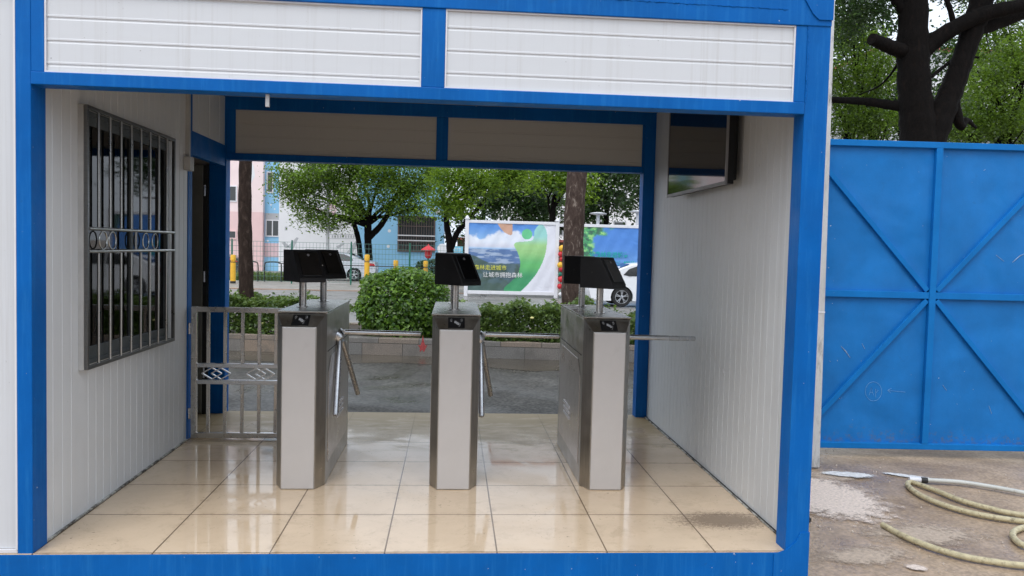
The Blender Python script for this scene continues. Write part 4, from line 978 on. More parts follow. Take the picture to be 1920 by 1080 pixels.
# ------------- big dark tree behind the blue gate
def T9(px, py, y=9.0): return A3(px, py, y)
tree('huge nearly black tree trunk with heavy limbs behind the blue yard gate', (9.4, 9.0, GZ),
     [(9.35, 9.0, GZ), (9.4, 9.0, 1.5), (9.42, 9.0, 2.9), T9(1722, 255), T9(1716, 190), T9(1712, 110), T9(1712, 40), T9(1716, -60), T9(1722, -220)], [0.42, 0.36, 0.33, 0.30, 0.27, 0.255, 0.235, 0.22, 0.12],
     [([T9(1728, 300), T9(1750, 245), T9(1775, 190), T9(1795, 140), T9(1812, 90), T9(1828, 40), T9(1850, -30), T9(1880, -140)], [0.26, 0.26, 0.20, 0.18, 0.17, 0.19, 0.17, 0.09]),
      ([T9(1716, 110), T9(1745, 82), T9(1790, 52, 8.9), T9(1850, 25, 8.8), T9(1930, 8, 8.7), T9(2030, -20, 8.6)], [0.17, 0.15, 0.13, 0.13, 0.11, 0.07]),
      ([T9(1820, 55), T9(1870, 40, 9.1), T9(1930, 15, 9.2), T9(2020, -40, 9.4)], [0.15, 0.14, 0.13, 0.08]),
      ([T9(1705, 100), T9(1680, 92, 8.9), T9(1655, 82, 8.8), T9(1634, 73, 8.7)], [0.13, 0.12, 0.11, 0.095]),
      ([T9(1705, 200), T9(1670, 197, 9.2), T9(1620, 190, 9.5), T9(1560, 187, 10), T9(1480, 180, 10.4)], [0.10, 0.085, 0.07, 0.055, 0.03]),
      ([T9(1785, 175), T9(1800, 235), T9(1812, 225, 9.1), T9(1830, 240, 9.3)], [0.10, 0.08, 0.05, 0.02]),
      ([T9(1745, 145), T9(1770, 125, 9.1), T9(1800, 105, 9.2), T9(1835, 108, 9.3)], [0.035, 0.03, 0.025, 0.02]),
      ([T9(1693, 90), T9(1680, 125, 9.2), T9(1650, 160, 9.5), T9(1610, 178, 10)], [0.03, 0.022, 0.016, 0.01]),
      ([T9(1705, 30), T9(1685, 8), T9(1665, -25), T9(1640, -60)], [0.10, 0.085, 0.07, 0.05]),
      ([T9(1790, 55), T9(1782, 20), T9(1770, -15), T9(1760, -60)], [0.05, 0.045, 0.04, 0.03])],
     [bl(1600, -10, 9.2, 90, 45, 40), bl(1870, -40, 9.5, 160, 50, 60), bl(1720, -120, 9.2, 200, 60, 70), bl(1590, 45, 10.3, 60, 40, 20), (9.5, 9.2, 9.6, 4.2, 3.6, 1.6, 260), (12.5, 10.5, 9.0, 3.0, 3.0, 1.4, 120), (8.0, 12.5, 8.8, 3.5, 2.0, 1.2, 120)], 'leaf_dark', 0.07, 'bark_dark', 70, 0.30, seed=41, autolimb=False)  # the large high blobs are unseen canopy added to shade the trunk
NRB = np.random.default_rng(77)
def backtree(lab, px, Yy, blobs, leaf, sd_, size=0.13, per=50, cl=0.45):
    b0 = at(px, 480, 'y', Yy)
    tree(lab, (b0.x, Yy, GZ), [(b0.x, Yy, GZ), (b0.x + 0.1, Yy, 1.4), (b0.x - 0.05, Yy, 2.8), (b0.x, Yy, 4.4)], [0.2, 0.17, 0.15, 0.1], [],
         [bl(a, b_, Yy - 0.3, c_, d_, k) for a, b_, c_, d_, k in blobs], leaf, size, 'bark_dark', per, cl, grp='leafy trees behind the blue yard gate', seed=sd_)
backtree('mid green tree between the gatehouse corner and the huge dark trunk', 1620, 15, [(1600, 60, 60, 50, 34), (1640, 130, 70, 45, 40), (1590, 170, 60, 50, 34), (1650, 215, 70, 40, 40), (1590, 235, 60, 40, 28)], 'leaf_mix', 51, 0.075, 90, 0.40)
backtree('bright yellow green tree to the right of the huge dark trunk', 1860, 14, [(1870, 150, 50, 40, 26), (1840, 200, 60, 45, 34), (1895, 225, 60, 45, 30), (1800, 240, 60, 30, 22), (1905, 110, 36, 40, 18)], 'leaf_mix', 52, 0.075, 90, 0.38)
backtree('darker tree behind the bright one at the right edge', 1930, 19, [(1880, 90, 60, 60, 34), (1940, 160, 70, 80, 44), (1860, 20, 60, 50, 26), (1830, 130, 50, 50, 24)], 'leaf_mix', 53, 0.10, 80, 0.5)
backtree('distant dark tree showing behind the huge trunk', 1730, 26, [(1740, 180, 110, 80, 60), (1640, 190, 80, 70, 40), (1800, 90, 60, 60, 26), (1600, 100, 80, 70, 34), (1660, 20, 60, 50, 20)], 'leaf_dark', 54, 0.18, 50, 0.7)
backtree('distant dark tree low behind the right half of the gate', 1880, 30, [(1880, 230, 120, 60, 60), (1790, 230, 80, 50, 34), (1930, 100, 60, 90, 26)], 'leaf_dark', 55, 0.2, 50, 0.8)

# ================================================================== BILLBOARDS
def vnoise(u, v, seed, f):
    rng = np.random.default_rng(seed); g = rng.random((64, 64))
    x = u * f; y = v * f; xi = np.floor(x).astype(int) % 63; yi = np.floor(y).astype(int) % 63; fx = x - np.floor(x); fy = y - np.floor(y)
    fx = fx * fx * (3 - 2 * fx); fy = fy * fy * (3 - 2 * fy)
    return (g[yi, xi] * (1 - fx) + g[yi, xi + 1] * fx) * (1 - fy) + (g[yi + 1, xi] * (1 - fx) + g[yi + 1, xi + 1] * fx) * fy
def fbm(u, v, seed, f, o=4):
    s = 0; a = 1; t = 0
    for k in range(o): s = s + a * vnoise(u + k * 0.37, v + k * 0.71, seed + k, f * 2 ** k); t += a; a *= 0.55
    return s / t
def lin(c): return np.array([((x / 255 + 0.055) / 1.055) ** 2.4 if x > 10 else x / 255 / 12.92 for x in c])
def sm(a, b_, x): t = np.clip((x - a) / (b_ - a), 0, 1); return t * t * (3 - 2 * t)
def blend(c, col, m_): return c * (1 - m_[..., None]) + np.array(col) * m_[..., None]
def landscape(u, v):     # u right 0..1, v down 0..1
    asp = 820 / 640
    c = blend(np.ones(u.shape + (3,)) * lin((58, 132, 214)), lin((150, 196, 236)), sm(0.0, 0.36, v))
    cb = 0.22 - 0.07 * fbm(u, u * 0, 3, 6) * 2 + 0.04 * np.sin(u * 9)
    cl = sm(-0.02, 0.03, v - cb - 0.06 * (fbm(u, v, 5, 14) - 0.5) * 2) * (1 - sm(0.33, 0.38, v))
    c = blend(c, lin((236, 238, 244)), cl * (0.75 + 0.25 * fbm(u, v, 8, 10)))
    c = blend(c, lin((196, 190, 205)), cl * sm(0.26, 0.36, v) * 0.6)
    sea = sm(0.37, 0.385, v); s_ = fbm(u * 0.6, v * 3, 12, 12)
    c = blend(c, lin((66, 104, 158)), sea); c = blend(c, lin((165, 182, 205)), sea * sm(0.52, 0.62, s_) * 0.8)
    hill = sm(0, 0.02, v - (0.60 - 0.10 * np.exp(-((u - 0.05) / 0.1) ** 2) - 0.05 * fbm(u, u * 0, 15, 8)))
    c = blend(c, lin((52, 84, 92)), hill); c = blend(c, lin((28, 66, 46)), hill * sm(0.45, 0.6, fbm(u, v, 18, 14)))
    c = blend(c, lin((34, 70, 44)), sm(0.8, 0.95, v) * 0.8)
    # orange wing
    def poly(pts):
        ins = np.zeros(u.shape, bool); n = len(pts)
        for i in range(n):
            x1, y1 = pts[i]; x2, y2 = pts[(i + 1) % n]
            k = ((y1 > v) != (y2 > v)) & (u < (x2 - x1) * (v - y1) / (y2 - y1 + 1e-12) + x1); ins ^= k
        return ins.astype(float)
    def cv(l): return [(p.x, p.y) for p in bez([((x - 80) / 820, (y - 190) / 640, 0) for x, y in l], 8)]
    c = blend(c, lin((206, 156, 124)), poly(cv([(345, 186), (375, 230), (420, 275), (480, 296), (492, 250), (490, 186)])))
    white = poly(cv([(770, 180), (815, 250), (822, 360), (800, 500), (740, 640), (660, 750), (575, 840)]) + [(1.02, 1.02), (1.02, -0.02)])
    c = blend(c, lin((226, 226, 234)), white)
    sw = poly(cv([(425, 840), (430, 795), (500, 730), (555, 660), (572, 560), (545, 460), (512, 400), (530, 365), (640, 350), (690, 330), (700, 250), (745, 186), (775, 186), (815, 250), (822, 360), (800, 500), (740, 640), (660, 750), (575, 840)]))
    gcol = np.ones(c.shape) * lin((150, 214, 200)); 
    gcol = blend(gcol, lin((150, 206, 110)), sm(0.18, 0.32, v)); gcol = blend(gcol, lin((84, 186, 84)), sm(0.38, 0.6, v)); gcol = blend(gcol, lin((10, 150, 78)), sm(0.6, 0.8, v))
    c = c * (1 - sw[..., None] * 0.93) + gcol * sw[..., None] * 0.93
    d = np.hypot((u - 0.67) * asp, v - 0.148); c = blend(c, lin((92, 200, 132)), (d < 0.078).astype(float))
    return c
def blue_banner(u, v):
    c = blend(np.ones(u.shape + (3,)) * lin((52, 128, 214)), lin((130, 184, 232)), sm(0.2, 1, v))
    cl = sm(0.5, 0.62, fbm(u, v, 41, 6)) * sm(0.68, 0.9, v); c = blend(c, lin((226, 234, 244)), cl)
    lf = fbm(u, v, 44, 22); lf2 = fbm(u, v, 47, 9)
    m1 = sm(0.0, 0.06, 0.30 - u - v * 0.12 + 0.25 * (lf2 - 0.5) + 0.3 * np.clip(0.2 - v, 0, 1) * 1.6)
    c = blend(c, lin((52, 158, 84)), m1); c = blend(c, lin((150, 214, 120)), m1 * sm(0.5, 0.65, lf)); c = blend(c, lin((16, 96, 56)), m1 * sm(0.5, 0.35, lf) * 0 + m1 * (lf < 0.42))
    m2 = sm(0, 0.05, u - 0.83 - v * 0.4 + 0.2 * (lf2 - 0.5)) * (v < 0.45)
    c = blend(c, lin((34, 84, 62)), m2); return c
def print_mesh(name, fn, W_, H_, nu, nv, parent):
    u, v = np.meshgrid((np.arange(nu) + 0.5) / nu, (np.arange(nv) + 0.5) / nv)
    col = np.clip(fn(u, v), 0, 1) * 0.90 + lin((200, 212, 228)) * 0.10
    gx_ = np.linspace(0, W_, nu + 1); gz_ = np.linspace(H_, 0, nv + 1)
    X, Z = np.meshgrid(gx_, gz_); Yd = 0.010 * np.sin(X * 5 + Z * 2) + 0.006 * np.sin(X * 13 - Z * 7)
    vs = np.stack([X, Yd, Z], -1).reshape(-1, 3)
    idx = np.arange((nu + 1) * (nv + 1)).reshape(nv + 1, nu + 1)
    f = np.stack([idx[:-1, :-1], idx[1:, :-1], idx[1:, 1:], idx[:-1, 1:]], -1).reshape(-1, 4)
    me = bpy.data.meshes.new(name); me.from_pydata(vs.tolist(), [], f.tolist())
    a = me.attributes.new('print', 'FLOAT_COLOR', 'FACE')
    a.data.foreach_set('color', np.concatenate([col.reshape(-1, 3), np.ones((nu * nv, 1))], 1).astype(np.float32).reshape(-1))
    me.materials.append(M['banner']); o = bpy.data.objects.new(name, me); COL.objects.link(o); o.parent = parent; return o
def text_obj(name, txt, size, loc, mat, parent, bold=0.0, sx=1.0):
    cu = bpy.data.curves.new(name, 'FONT'); cu.body = txt; cu.size = size; cu.extrude = 0.004; cu.offset = bold
    tmp = bpy.data.objects.new(name, cu); COL.objects.link(tmp)
    dg = bpy.context.evaluated_depsgraph_get(); me = bpy.data.meshes.new_from_object(tmp.evaluated_get(dg))
    bpy.data.objects.remove(tmp); me.materials.clear(); me.materials.append(mat)
    o = bpy.data.objects.new(name, me); COL.objects.link(o); o.parent = parent
    o.location = loc; o.rotation_euler = (PI / 2, 0, 0); o.scale = (sx, 1, 1); return o
def billboard(lab, x0, x1, y, fn, rz, zb=-0.13, zt=2.66):
    W_ = x1 - x0
    bb = thing('billboard', lab, 'billboard', (x0, y, GZ), rz, 'white framed billboards across the street')
    zb -= GZ; zt -= GZ
    for x in (0.0, W_):
        mb = MB(); mb.box(x - 0.07, x + 0.07, -0.07, 0.07, 0, zt + 0.03); mb.box(x - 0.10, x + 0.10, -0.10, 0.10, zt + 0.03, zt + 0.06)
        mb.lathe([(0.08, zt + 0.06), (0.06, zt + 0.12), (0.012, zt + 0.17)], 12, (x, 0, 0)); mb.build('post', M['white_paint'], bb, bevel=0.006)
    mb = MB(); mb.box(0.07, W_ - 0.07, -0.05, 0.05, zt - 0.11, zt + 0.0); mb.build('top_rail', M['white_paint'], bb, bevel=0.01)
    mb = MB(); mb.box(0.07, W_ - 0.07, -0.05, 0.05, zb + 0.02, zb + 0.15); mb.build('bottom_rail', M['white_paint'], bb, bevel=0.01)
    pm = print_mesh('banner', fn, W_ - 0.14, zt - zb - 0.26, 170, 130, bb); pm.location = (0.07, -0.02, zb + 0.15)
    return bb, pm, W_
b1, pm1, W1 = billboard('white framed billboard printed with clouds, sea and a green swoosh', 2.05, 5.45, 25.8, landscape, 0)
text_obj('lettering', '森林走进城市', 0.205, (0.22, -0.035, 0.80), M['lettery'], pm1, 0.0, 1.0)
text_obj('lettering', '让城市拥抱森林', 0.215, (0.55, -0.035, 0.53), M['letterw'], pm1, 0.0, 1.0)
b2, pm2, W2 = billboard('white framed billboard printed with blue sky and green leaves, behind the white car', 6.0, 9.6, 25.8, blue_banner, 0, zt=2.62)
text_obj('lettering', '让森林走进城市', 0.24, (0.62, -0.035, 1.38), M['lettert'], pm2, 0.004, 0.9)
text_obj('lettering', '让城市拥抱森林', 0.26, (1.15, -0.035, 1.02), M['lettert'], pm2, 0.004, 1.0)
B(5.50, 5.93, 25.77, 25.83, 2.50, 2.61).build('billboard_link_rail', M['white_paint'], b1).location = (-2.05, -25.8, -GZ)

# ================================================================== SMALL STREET THINGS
gl = thing('flower_garland', 'vertical string of red and yellow flower balls beside the left billboard', 'garland', (5.60, 25.62, GZ))
MB().tube([(0, 0, 0), (0, 0, 2.0)], 0.012, 6).build('cord', M['bgreen'], gl)
for k, (z, c) in enumerate(((0.15, 'white_paint'), (0.45, 'red'), (0.72, 'red'), (0.90, 'bgreen'), (1.10, 'red'), (1.25, 'yellow'), (1.48, 'red'), (1.66, 'red'), (1.88, 'yellow'))):
    r = 0.085 + 0.02 * (k % 3); MB().lathe([(0.02, -r), (r * 0.8, -r * 0.6), (r, 0), (r * 0.8, r * 0.6), (0.02, r)], 10, (0.02 * (-1) ** k, 0, z)).build('flower_ball', M[c], gl, smooth=True)
def garden_lamp(x, y, top, lab):
    g = thing('garden_lamp', lab, 'lamp post', (x, y, GZ), 0, 'flat capped white lamp posts')
    MB().tube([(0, 0, 0), (0, 0, top - GZ - 0.1)], 0.07, 10).build('pole', M['white_paint'], g, smooth=True)
    MB().lathe([(0.07, 0), (0.34, 0.05), (0.36, 0.08), (0.15, 0.12)], 20, (0, 0, top - GZ - 0.12)).build('cap', M['white_paint'], g, smooth=True)
garden_lamp(*A3(1121, 420, 28)[:2], 3.18, 'flat capped white lamp post over the middle of the blue billboard')
garden_lamp(*A3(1195, 420, 28)[:2], 3.30, 'flat capped white lamp post next to the blue rear post')
def bollard(px, y, h, lab):
    x = at(px, 500, 'y', y).x
    g = thing('bollard', lab, 'bollard', (x, y, GZ), 0, 'yellow bollards along the far pavement')
    MB().lathe([(0.115, 0.10), (0.115, h - 0.30), (0.09, h - 0.29), (0.09, h - 0.25), (0.115, h - 0.24), (0.115, h - 0.05), (0.10, h - 0.01), (0.04, h)], 16).build('post', M['yellow'], g, smooth=True)
    MB().lathe([(0.117, 0.0), (0.117, 0.10)], 16).build('base_band', M['dark'], g)
    MB().lathe([(0.1165, h - 0.34), (0.1165, h - 0.30)], 16).build('band', M['dark'], g)
bollard(437, 31.4, 1.25, 'yellow bollard left of the slim tree trunk')
bollard(688, 31.4, 1.40, 'yellow bollard at the foot of the forked tree')
bollard(742, 33.0, 1.15, 'yellow bollard showing over the left half of the round bush')
bollard(798, 33.0, 1.15, 'yellow bollard under the red lantern')
# steel mesh fence
FN = thing('mesh_fence', 'green wire mesh fence on thin green posts along the far pavement', 'fence', (-13.5, 32.2, GZ))
nsec, sw_ = 6, 2.62
for k in range(nsec + 1):
    MB().tube([(k * sw_, 0, 0), (k * sw_, 0, 1.95)], 0.032, 8).build('post', M['bgreen'], FN)
mw = P('green_wire', (0.10, 0.2, 0.17), 0.5)
for k in range(nsec):
    mb = MB(); a = k * sw_ + 0.035; b_ = (k + 1) * sw_ - 0.035
    for j in range(18): x = lerp(a, b_, j / 17.0); mb.box(x - 0.0045, x + 0.0045, -0.0045, 0.0045, 0.1, 1.86)
    for z in (0.1, 0.32, 0.54, 0.76, 0.98, 1.2, 1.42, 1.64, 1.86): mb.box(a, b_, 0.0046, 0.014, z - 0.007, z + 0.007)
    mb.build('wire_panel', mw, FN)
MB().tube([(7.3, -0.1, 0.9), (15.5, -0.1, 0.85)], 0.02, 6).build('cable_rail', M['dark'], FN)
# grass strip and cycle racks behind the fence
p = np.stack([NR.uniform(-13, -5.6, 6000), NR.uniform(34.2, 36, 6000), NR.uniform(GZ, GZ + 0.35, 6000)], 1)
tag(leaf_obj('grass', p, 0.25, M['leaf_low'], NR, None, up=0, asp=0.15), 'strip of green grass behind the mesh fence', 'grass', kind='stuff')
for px, lab in ((468, 'dark hooped cycle rack right of the slim tree trunk'), (512, 'dark hooped cycle rack left of the first face terminal')):
    c = at(px, 500, 'y', 33.6); hx = 0.38
    mb = MB(); mb.tube(bez([(-hx, 0, 0), (-hx, 0, 0.75), (-hx + 0.12, 0, 0.9), (hx - 0.12, 0, 0.9), (hx, 0, 0.75), (hx, 0, 0)], 4), 0.028, 8)
    o = mb.build('cycle_rack', M['dark'], None, smooth=True); o.location = (c.x, 33.6, GZ); tag(o, lab, 'cycle rack', 'hooped cycle racks behind the fence')
LP = thing('street_lamp', 'tall grey street lamp pole in front of the white mural', 'lamp post', (at(615, 400, 'y', 40.8).x, 40.8, GZ))
MB().tube([(0, 0, 0), (0, 0, 0.3), (0, 0, 4), (0.02, 0, 8.2)], [0.13, 0.10, 0.085, 0.06], 12).build('pole', M['galv'], LP, smooth=True)
mb = MB(); mb.tube([(0, 0, 8.1), (-0.5, 0, 8.4), (-1.3, 0, 8.5)], 0.04, 8); mb.box(-1.9, -1.25, -0.1, 0.1, 8.44, 8.54); mb.build('lamp_arm', M['galv'], LP)
RL = thing('lantern', 'red pagoda shaped garden lantern above the clipped hedge', 'lantern', (at(803, 480, 'y', 34.5).x, 34.5, GZ))
MB().tube([(0, 0, 0), (0, 0, 1.3)], 0.05, 8).build('pole', M['bgreen'], RL)
MB().lathe([(0.10, 1.25), (0.17, 1.35), (0.17, 1.60), (0.12, 1.66)], 8).build('body', M['red'], RL)
MB().lathe([(0.36, 1.64), (0.34, 1.68), (0.16, 1.80), (0.06, 1.86), (0.02, 1.93)], 16).build('hat', M['red'], RL)
c = at(832, 485, 'y', 35.5)
HB = thing('clipped_bush', 'dark clipped bush beneath the pale blue sign', 'bush', (c.x, 35.5, GZ))
p, d = shell(5000, (0, 0, 0.55), (1.5, 0.7, 0.72), NR, 0.75, -0.1, 0.04); leaf_obj('foliage', p, 0.14, M['leaf_dark'], NR, HB, out=d)
MB().lathe([(0.06, 0), (0.04, 0.6)], 8).build('stem', M['bark'], HB)
c0, c1 = at(822, 475, 'y', 33.6), at(868, 462, 'y', 33.6)
SN = thing('shop_sign', 'small pale blue sign board with a white disc left of the billboard', 'sign', (c0.x, 33.6, c0.z))
B(0.25, c1.x - c0.x, -0.03, 0.03, 0.0, 0.36).build('board', M['pale_blue'], SN, bevel=0.02)
MB().lathe([(0.24, -0.05), (0.24, -0.02)], 20, (0.18, 0, 0.22), 'y').build('disc', M['white_paint'], SN)
mb = MB()
for k in range(5):
    x = 0.45 + k * 0.13; mb.box(x, x + 0.09, -0.038, -0.031, 0.10, 0.125); mb.box(x, x + 0.09, -0.038, -0.031, 0.23, 0.255); mb.box(x + 0.035, x + 0.055, -0.037, -0.0305, 0.125, 0.30)
mb.build('lettering', M['white_paint'], SN)
MB().tube([(0.6, 0.06, 0.2), (0.6, 0.06, GZ - c0.z)], 0.04, 8).build('pole', M['galv'], SN)

# ================================================================== CARS
def make_car(lab, paint, loc, rz, sc=1.0, grp='cars on and beyond the street'):
    c = thing('car', lab, 'car', loc, rz, grp); c.scale = (sc, sc, sc)
    # side outline, x forward, rear at 0
    up = [(0.02, 0.55), (0.0, 0.80), (0.05, 0.98), (0.30, 1.03), (0.62, 1.06), (1.05, 1.27), (1.45, 1.41), (1.95, 1.465), (2.45, 1.44), (2.85, 1.32), (3.45, 0.99), (4.05, 0.90), (4.45, 0.80), (4.60, 0.65), (4.62, 0.45)]
    lo = [(4.55, 0.24), (4.30, 0.20), (0.35, 0.20), (0.08, 0.28)]
    WH = [(1.08, 0.335), (3.72, 0.335)]
    def arch(cx):
        return [(cx + 0.37 * math.cos(a), 0.335 + 0.37 * math.sin(a)) for a in [R(-20 + 220 * k / 12) for k in range(13)]]
    outl = up + [lo[0], lo[1]] + arch(WH[1][0])[0:] + arch(WH[0][0]) + [lo[2], lo[3]]
    def wy(x, z):
        w_ = 0.88
        if z > 0.95: w_ -= (z - 0.95) * 0.42
        e = min(x, 4.62 - x); 
        if e < 0.5: w_ -= (0.5 - e) ** 2 * 0.55
        if z < 0.4: w_ -= (0.4 - z) * 0.15
        return w_
    n = len(outl); mb = MB(); rows = []
    for s_, sh in ((-1, 0.0), (-0.97, 0.0), (-0.55, 0.0), (0, 0.0), (0.55, 0), (0.97, 0), (1, 0)):
        pass
    vs = []; cols_ = (-1.0, -0.93, -0.6, 0.0, 0.6, 0.93, 1.0)
    for s_ in cols_:
        for x, z in outl:
            k = 0.0
            if abs(s_) == 1: k = -0.035
            elif abs(s_) == 0.93: k = -0.01
            zz = z + (k if z > 0.5 and (x, z) in up else 0) + (0.02 * (1 - s_ * s_) if z > 1.0 else 0)
            vs.append((x, s_ * wy(x, z), zz))
    fs = [(i * n + j, i * n + (j + 1) % n, (i + 1) * n + (j + 1) % n, (i + 1) * n + j) for i in range(len(cols_) - 1) for j in range(n)]
    fs += [tuple(range(n)), tuple(range((len(cols_) - 1) * n, len(cols_) * n))]
    body = mb.add(vs, fs).build('body', paint, c, smooth=True)
    def side(pts, name, mat, off=0.006, par=c):
        for s_ in (-1, 1):
            m_ = MB(); m_.prism([(x, s_ * (wy(x, z) - 0.012 + off), z) for x, z in pts], (0, s_ * 0.008, 0)); m_.build(name, mat, par)
    side([(1.12, 1.06), (1.32, 1.25), (1.62, 1.36), (1.98, 1.385), (1.98, 1.03), (1.3, 1.02)], 'side_window', M['screen'])
    side([(2.04, 1.03), (2.04, 1.385), (2.42, 1.36), (2.80, 1.24), (3.12, 1.04), (3.1, 1.01)], 'side_window', M['screen'])
    side([(2.0, 0.30), (2.02, 0.30), (2.02, 1.02), (2.0, 1.02)], 'door_seam', M['dark']); side([(3.02, 0.32), (3.04, 0.32), (3.08, 0.98), (3.06, 0.98)], 'door_seam', M['dark'])
    side([(1.75, 0.90), (1.92, 0.91), (1.92, 0.94), (1.75, 0.93)], 'door_handle', paint, 0.015); side([(2.72, 0.91), (2.9, 0.92), (2.9, 0.95), (2.72, 0.94)], 'door_handle', paint, 0.015)
    side([(0.03, 0.78), (0.12, 0.93), (0.42, 0.95), (0.34, 0.82)], 'tail_light', M['red'], 0.004)
    side([(4.05, 0.72), (4.5, 0.66), (4.5, 0.74), (4.1, 0.82)], 'headlight', M['white_paint'], 0.004)
    for (pa, pb, nm) in (((0.66, 1.095), (1.36, 1.405), 'rear_window'), ((3.38, 1.045), (2.80, 1.365), 'windscreen')):
        m_ = MB(); q = []
        for (x, z), w_ in ((pa, 0.68), (pb, 0.56)): q.append((x, z, w_))
        (xa, za, wa), (xb, zb, wb) = q
        m_.prism([(xa, -wa, za), (xa, wa, za), (xb, wb, zb), (xb, -wb, zb)], (0.0, 0, 0.012)); m_.build(nm, M['screen'], c)
    B(-0.004, 0.03, -0.24, 0.24, 0.62, 0.74).build('number_plate', M['white_paint'], c)
    B(0.0, 4.5, -0.80, 0.80, 0.26, 0.40).build('underbody', M['dark'], c) if False else B(0.5, 4.3, -0.70, 0.70, 0.19, 0.5).build('underbody', M['dark'], c)
    for cx, cz in WH:
        for s_ in (-1, 1):
            y0 = s_ * 0.86
            def yy(d): return y0 - s_ * d
            t_ = MB().lathe([(0.20, yy(0.20)), (0.30, yy(0.20)), (0.325, yy(0.17)), (0.325, yy(0.03)), (0.30, yy(0.0)), (0.225, yy(0.005)), (0.225, yy(0.06)), (0.2, yy(0.06))], 28, (cx, 0, cz), 'y')
            whl = t_.build('wheel', M['tyre'], c, smooth=True)
            m_ = MB(); m_.lathe([(0.225, yy(0.012)), (0.205, yy(0.012)), (0.205, yy(0.05)), (0.225, yy(0.05))], 28, (cx, 0, cz), 'y')
            m_ = MB()
            ring = [(cx + 0.212 * math.cos(a), yy(0.012), cz + 0.212 * math.sin(a)) for a in [2 * PI * i / 28 for i in range(28)]]; m_.tube(ring, 0.014, 6, closed=True)
            for k in range(5):
                a = 2 * PI * k / 5 + 0.3
                for da in (-0.16, 0.16): m_.bar((cx + 0.04 * math.cos(a), yy(0.02), cz + 0.04 * math.sin(a)), (cx + 0.21 * math.cos(a + da), yy(0.012), cz + 0.21 * math.sin(a + da)), 0.03, 0.02)
            m_.lathe([(0.055, yy(0.03)), (0.055, yy(0.008)), (0.03, yy(0.003))], 14, (cx, 0, cz), 'y')
            m_.build('rim', M['steel_bright'], whl, smooth=True)
    return c
make_car('white sedan driving past in front of the blue billboard', M['car_white'], (6.0, 22.4, GZ), 0, 1.0)
c1 = make_car('silver sedan parked behind the mesh fence by the forked tree', M['car_silver'], (-2.25, 36.6, GZ), PI, 0.98)
make_car('dark car parked at the far left, half hidden by the blue rear post', M['car_dark'], (at(452, 500, 'y', 38).x, 38.2, GZ), PI, 1.0)

# ================================================================== MURAL BUILDING
YB = 48.0
def bx_(px): return at(px, 400, 'y', YB).x
def bz_(px, py): return at(px, py, 'y', YB).z
MBd = thing('mural_building', 'pink, white and light blue painted school building with murals and barred window', 'building', (0, YB, GZ))
def wall(name, px0, px1, z0, z1, mat, dy=0.0, depth=8):
    return B(bx_(px0), bx_(px1), dy, depth, z0 - GZ, z1 - GZ).build(name, mat, MBd)
xs = dict(l=bx_(300), a=bx_(497), b=bx_(525), c=bx_(672), d=bx_(832))
top = 12.0
def w3(name, xa, xb, z0, z1, mat, dy=0.0): return B(xa, xb, dy, 8, z0 - GZ, z1 - GZ).build(name, mat, MBd)
w3('wall', xs['l'], xs['a'], 3.5, top, M['pink'], -0.6); w3('wall', xs['l'], xs['a'], GZ, 3.498, M['rose'], -0.61)
w3('wall', xs['a'] + 0.001, xs['b'], GZ, top, M['skyblue'], -0.1)
w3('wall', xs['b'] + 0.001, xs['c'], GZ, 7.2, M['white_wall'], -0.3)
w3('wall', xs['c'] + 0.001, xs['d'], GZ, 6.6, M['skyblue'], -0.31)
B(xs['l'] - 0.2, xs['b'] + 0.2, -0.8, 8.2, top - GZ, top - GZ + 0.3).build('roof', M['white_wall'], MBd)
B(xs['b'] + 0.3, xs['d'] + 0.1, -0.5, 8.2, 7.2 - GZ, 7.4 - GZ).build('roof', M['white_wall'], MBd)
def window(px0, px1, py0, py1, dy, muntin=True, mat=None, bars=False):
    x0, x1 = bx_(px0), bx_(px1); z1, z0 = bz_((px0 + px1) / 2, py0) - GZ, bz_((px0 + px1) / 2, py1) - GZ
    t = 0.07; mb = MB(); mb.box(x0, x1, dy - 0.05, dy - 0.002, z0, z0 + t); mb.box(x0, x1, dy - 0.05, dy - 0.002, z1 - t, z1); mb.box(x0, x0 + t, dy - 0.05, dy - 0.002, z0 + t, z1 - t); mb.box(x1 - t, x1, dy - 0.05, dy - 0.002, z0 + t, z1 - t)
    if muntin: mb.box((x0 + x1) / 2 - 0.03, (x0 + x1) / 2 + 0.03, dy - 0.05, dy - 0.002, z0 + t, z1 - t)
    f = mb.build('window', mat or M['white_paint'], MBd)
    B(x0 + t, x1 - t, dy - 0.02, dy - 0.004, z0 + t, z1 - t).build('pane', M['far_glass'], f)
    if bars:
        mb = MB()
        for k in range(15): x = lerp(x0, x1, (k + 0.5) / 15); mb.box(x - 0.012, x + 0.012, dy - 0.12, dy - 0.1, z0, z1)
        for k in (0.0, 0.28, 0.44, 0.72, 1.0): z = lerp(z0, z1, k); mb.box(x0, x1, dy - 0.1, dy - 0.08, z - 0.02, z + 0.02)
        mb.build('window_bars', M['white_pl'] if False else M['bars'], f)
        mb = MB(); mb.box(x0, x1, dy - 0.13, dy - 0.121, lerp(z0, z1, 0.30), lerp(z0, z1, 0.33)); mb.box(x0, x1, dy - 0.13, dy - 0.121, lerp(z0, z1, 0.44), lerp(z0, z1, 0.47)); mb.build('pipe_rail', M['white_paint'], f)
M['far_glass'] = glass_dark('dark_window_glass', (0.03, 0.035, 0.035), 0.12)
M['bars'] = P('rusty_window_bars', (0.14, 0.10, 0.09), 0.6)
window(414, 449, 349, 379, -0.6); window(414, 449, 432, 448, -0.61, False, M['rose'])
window(500, 513, 322, 362, -0.1, False); window(499, 525, 412, 444, -0.1)
window(747, 817, 406, 472, -0.31, True, M['bars'], True)
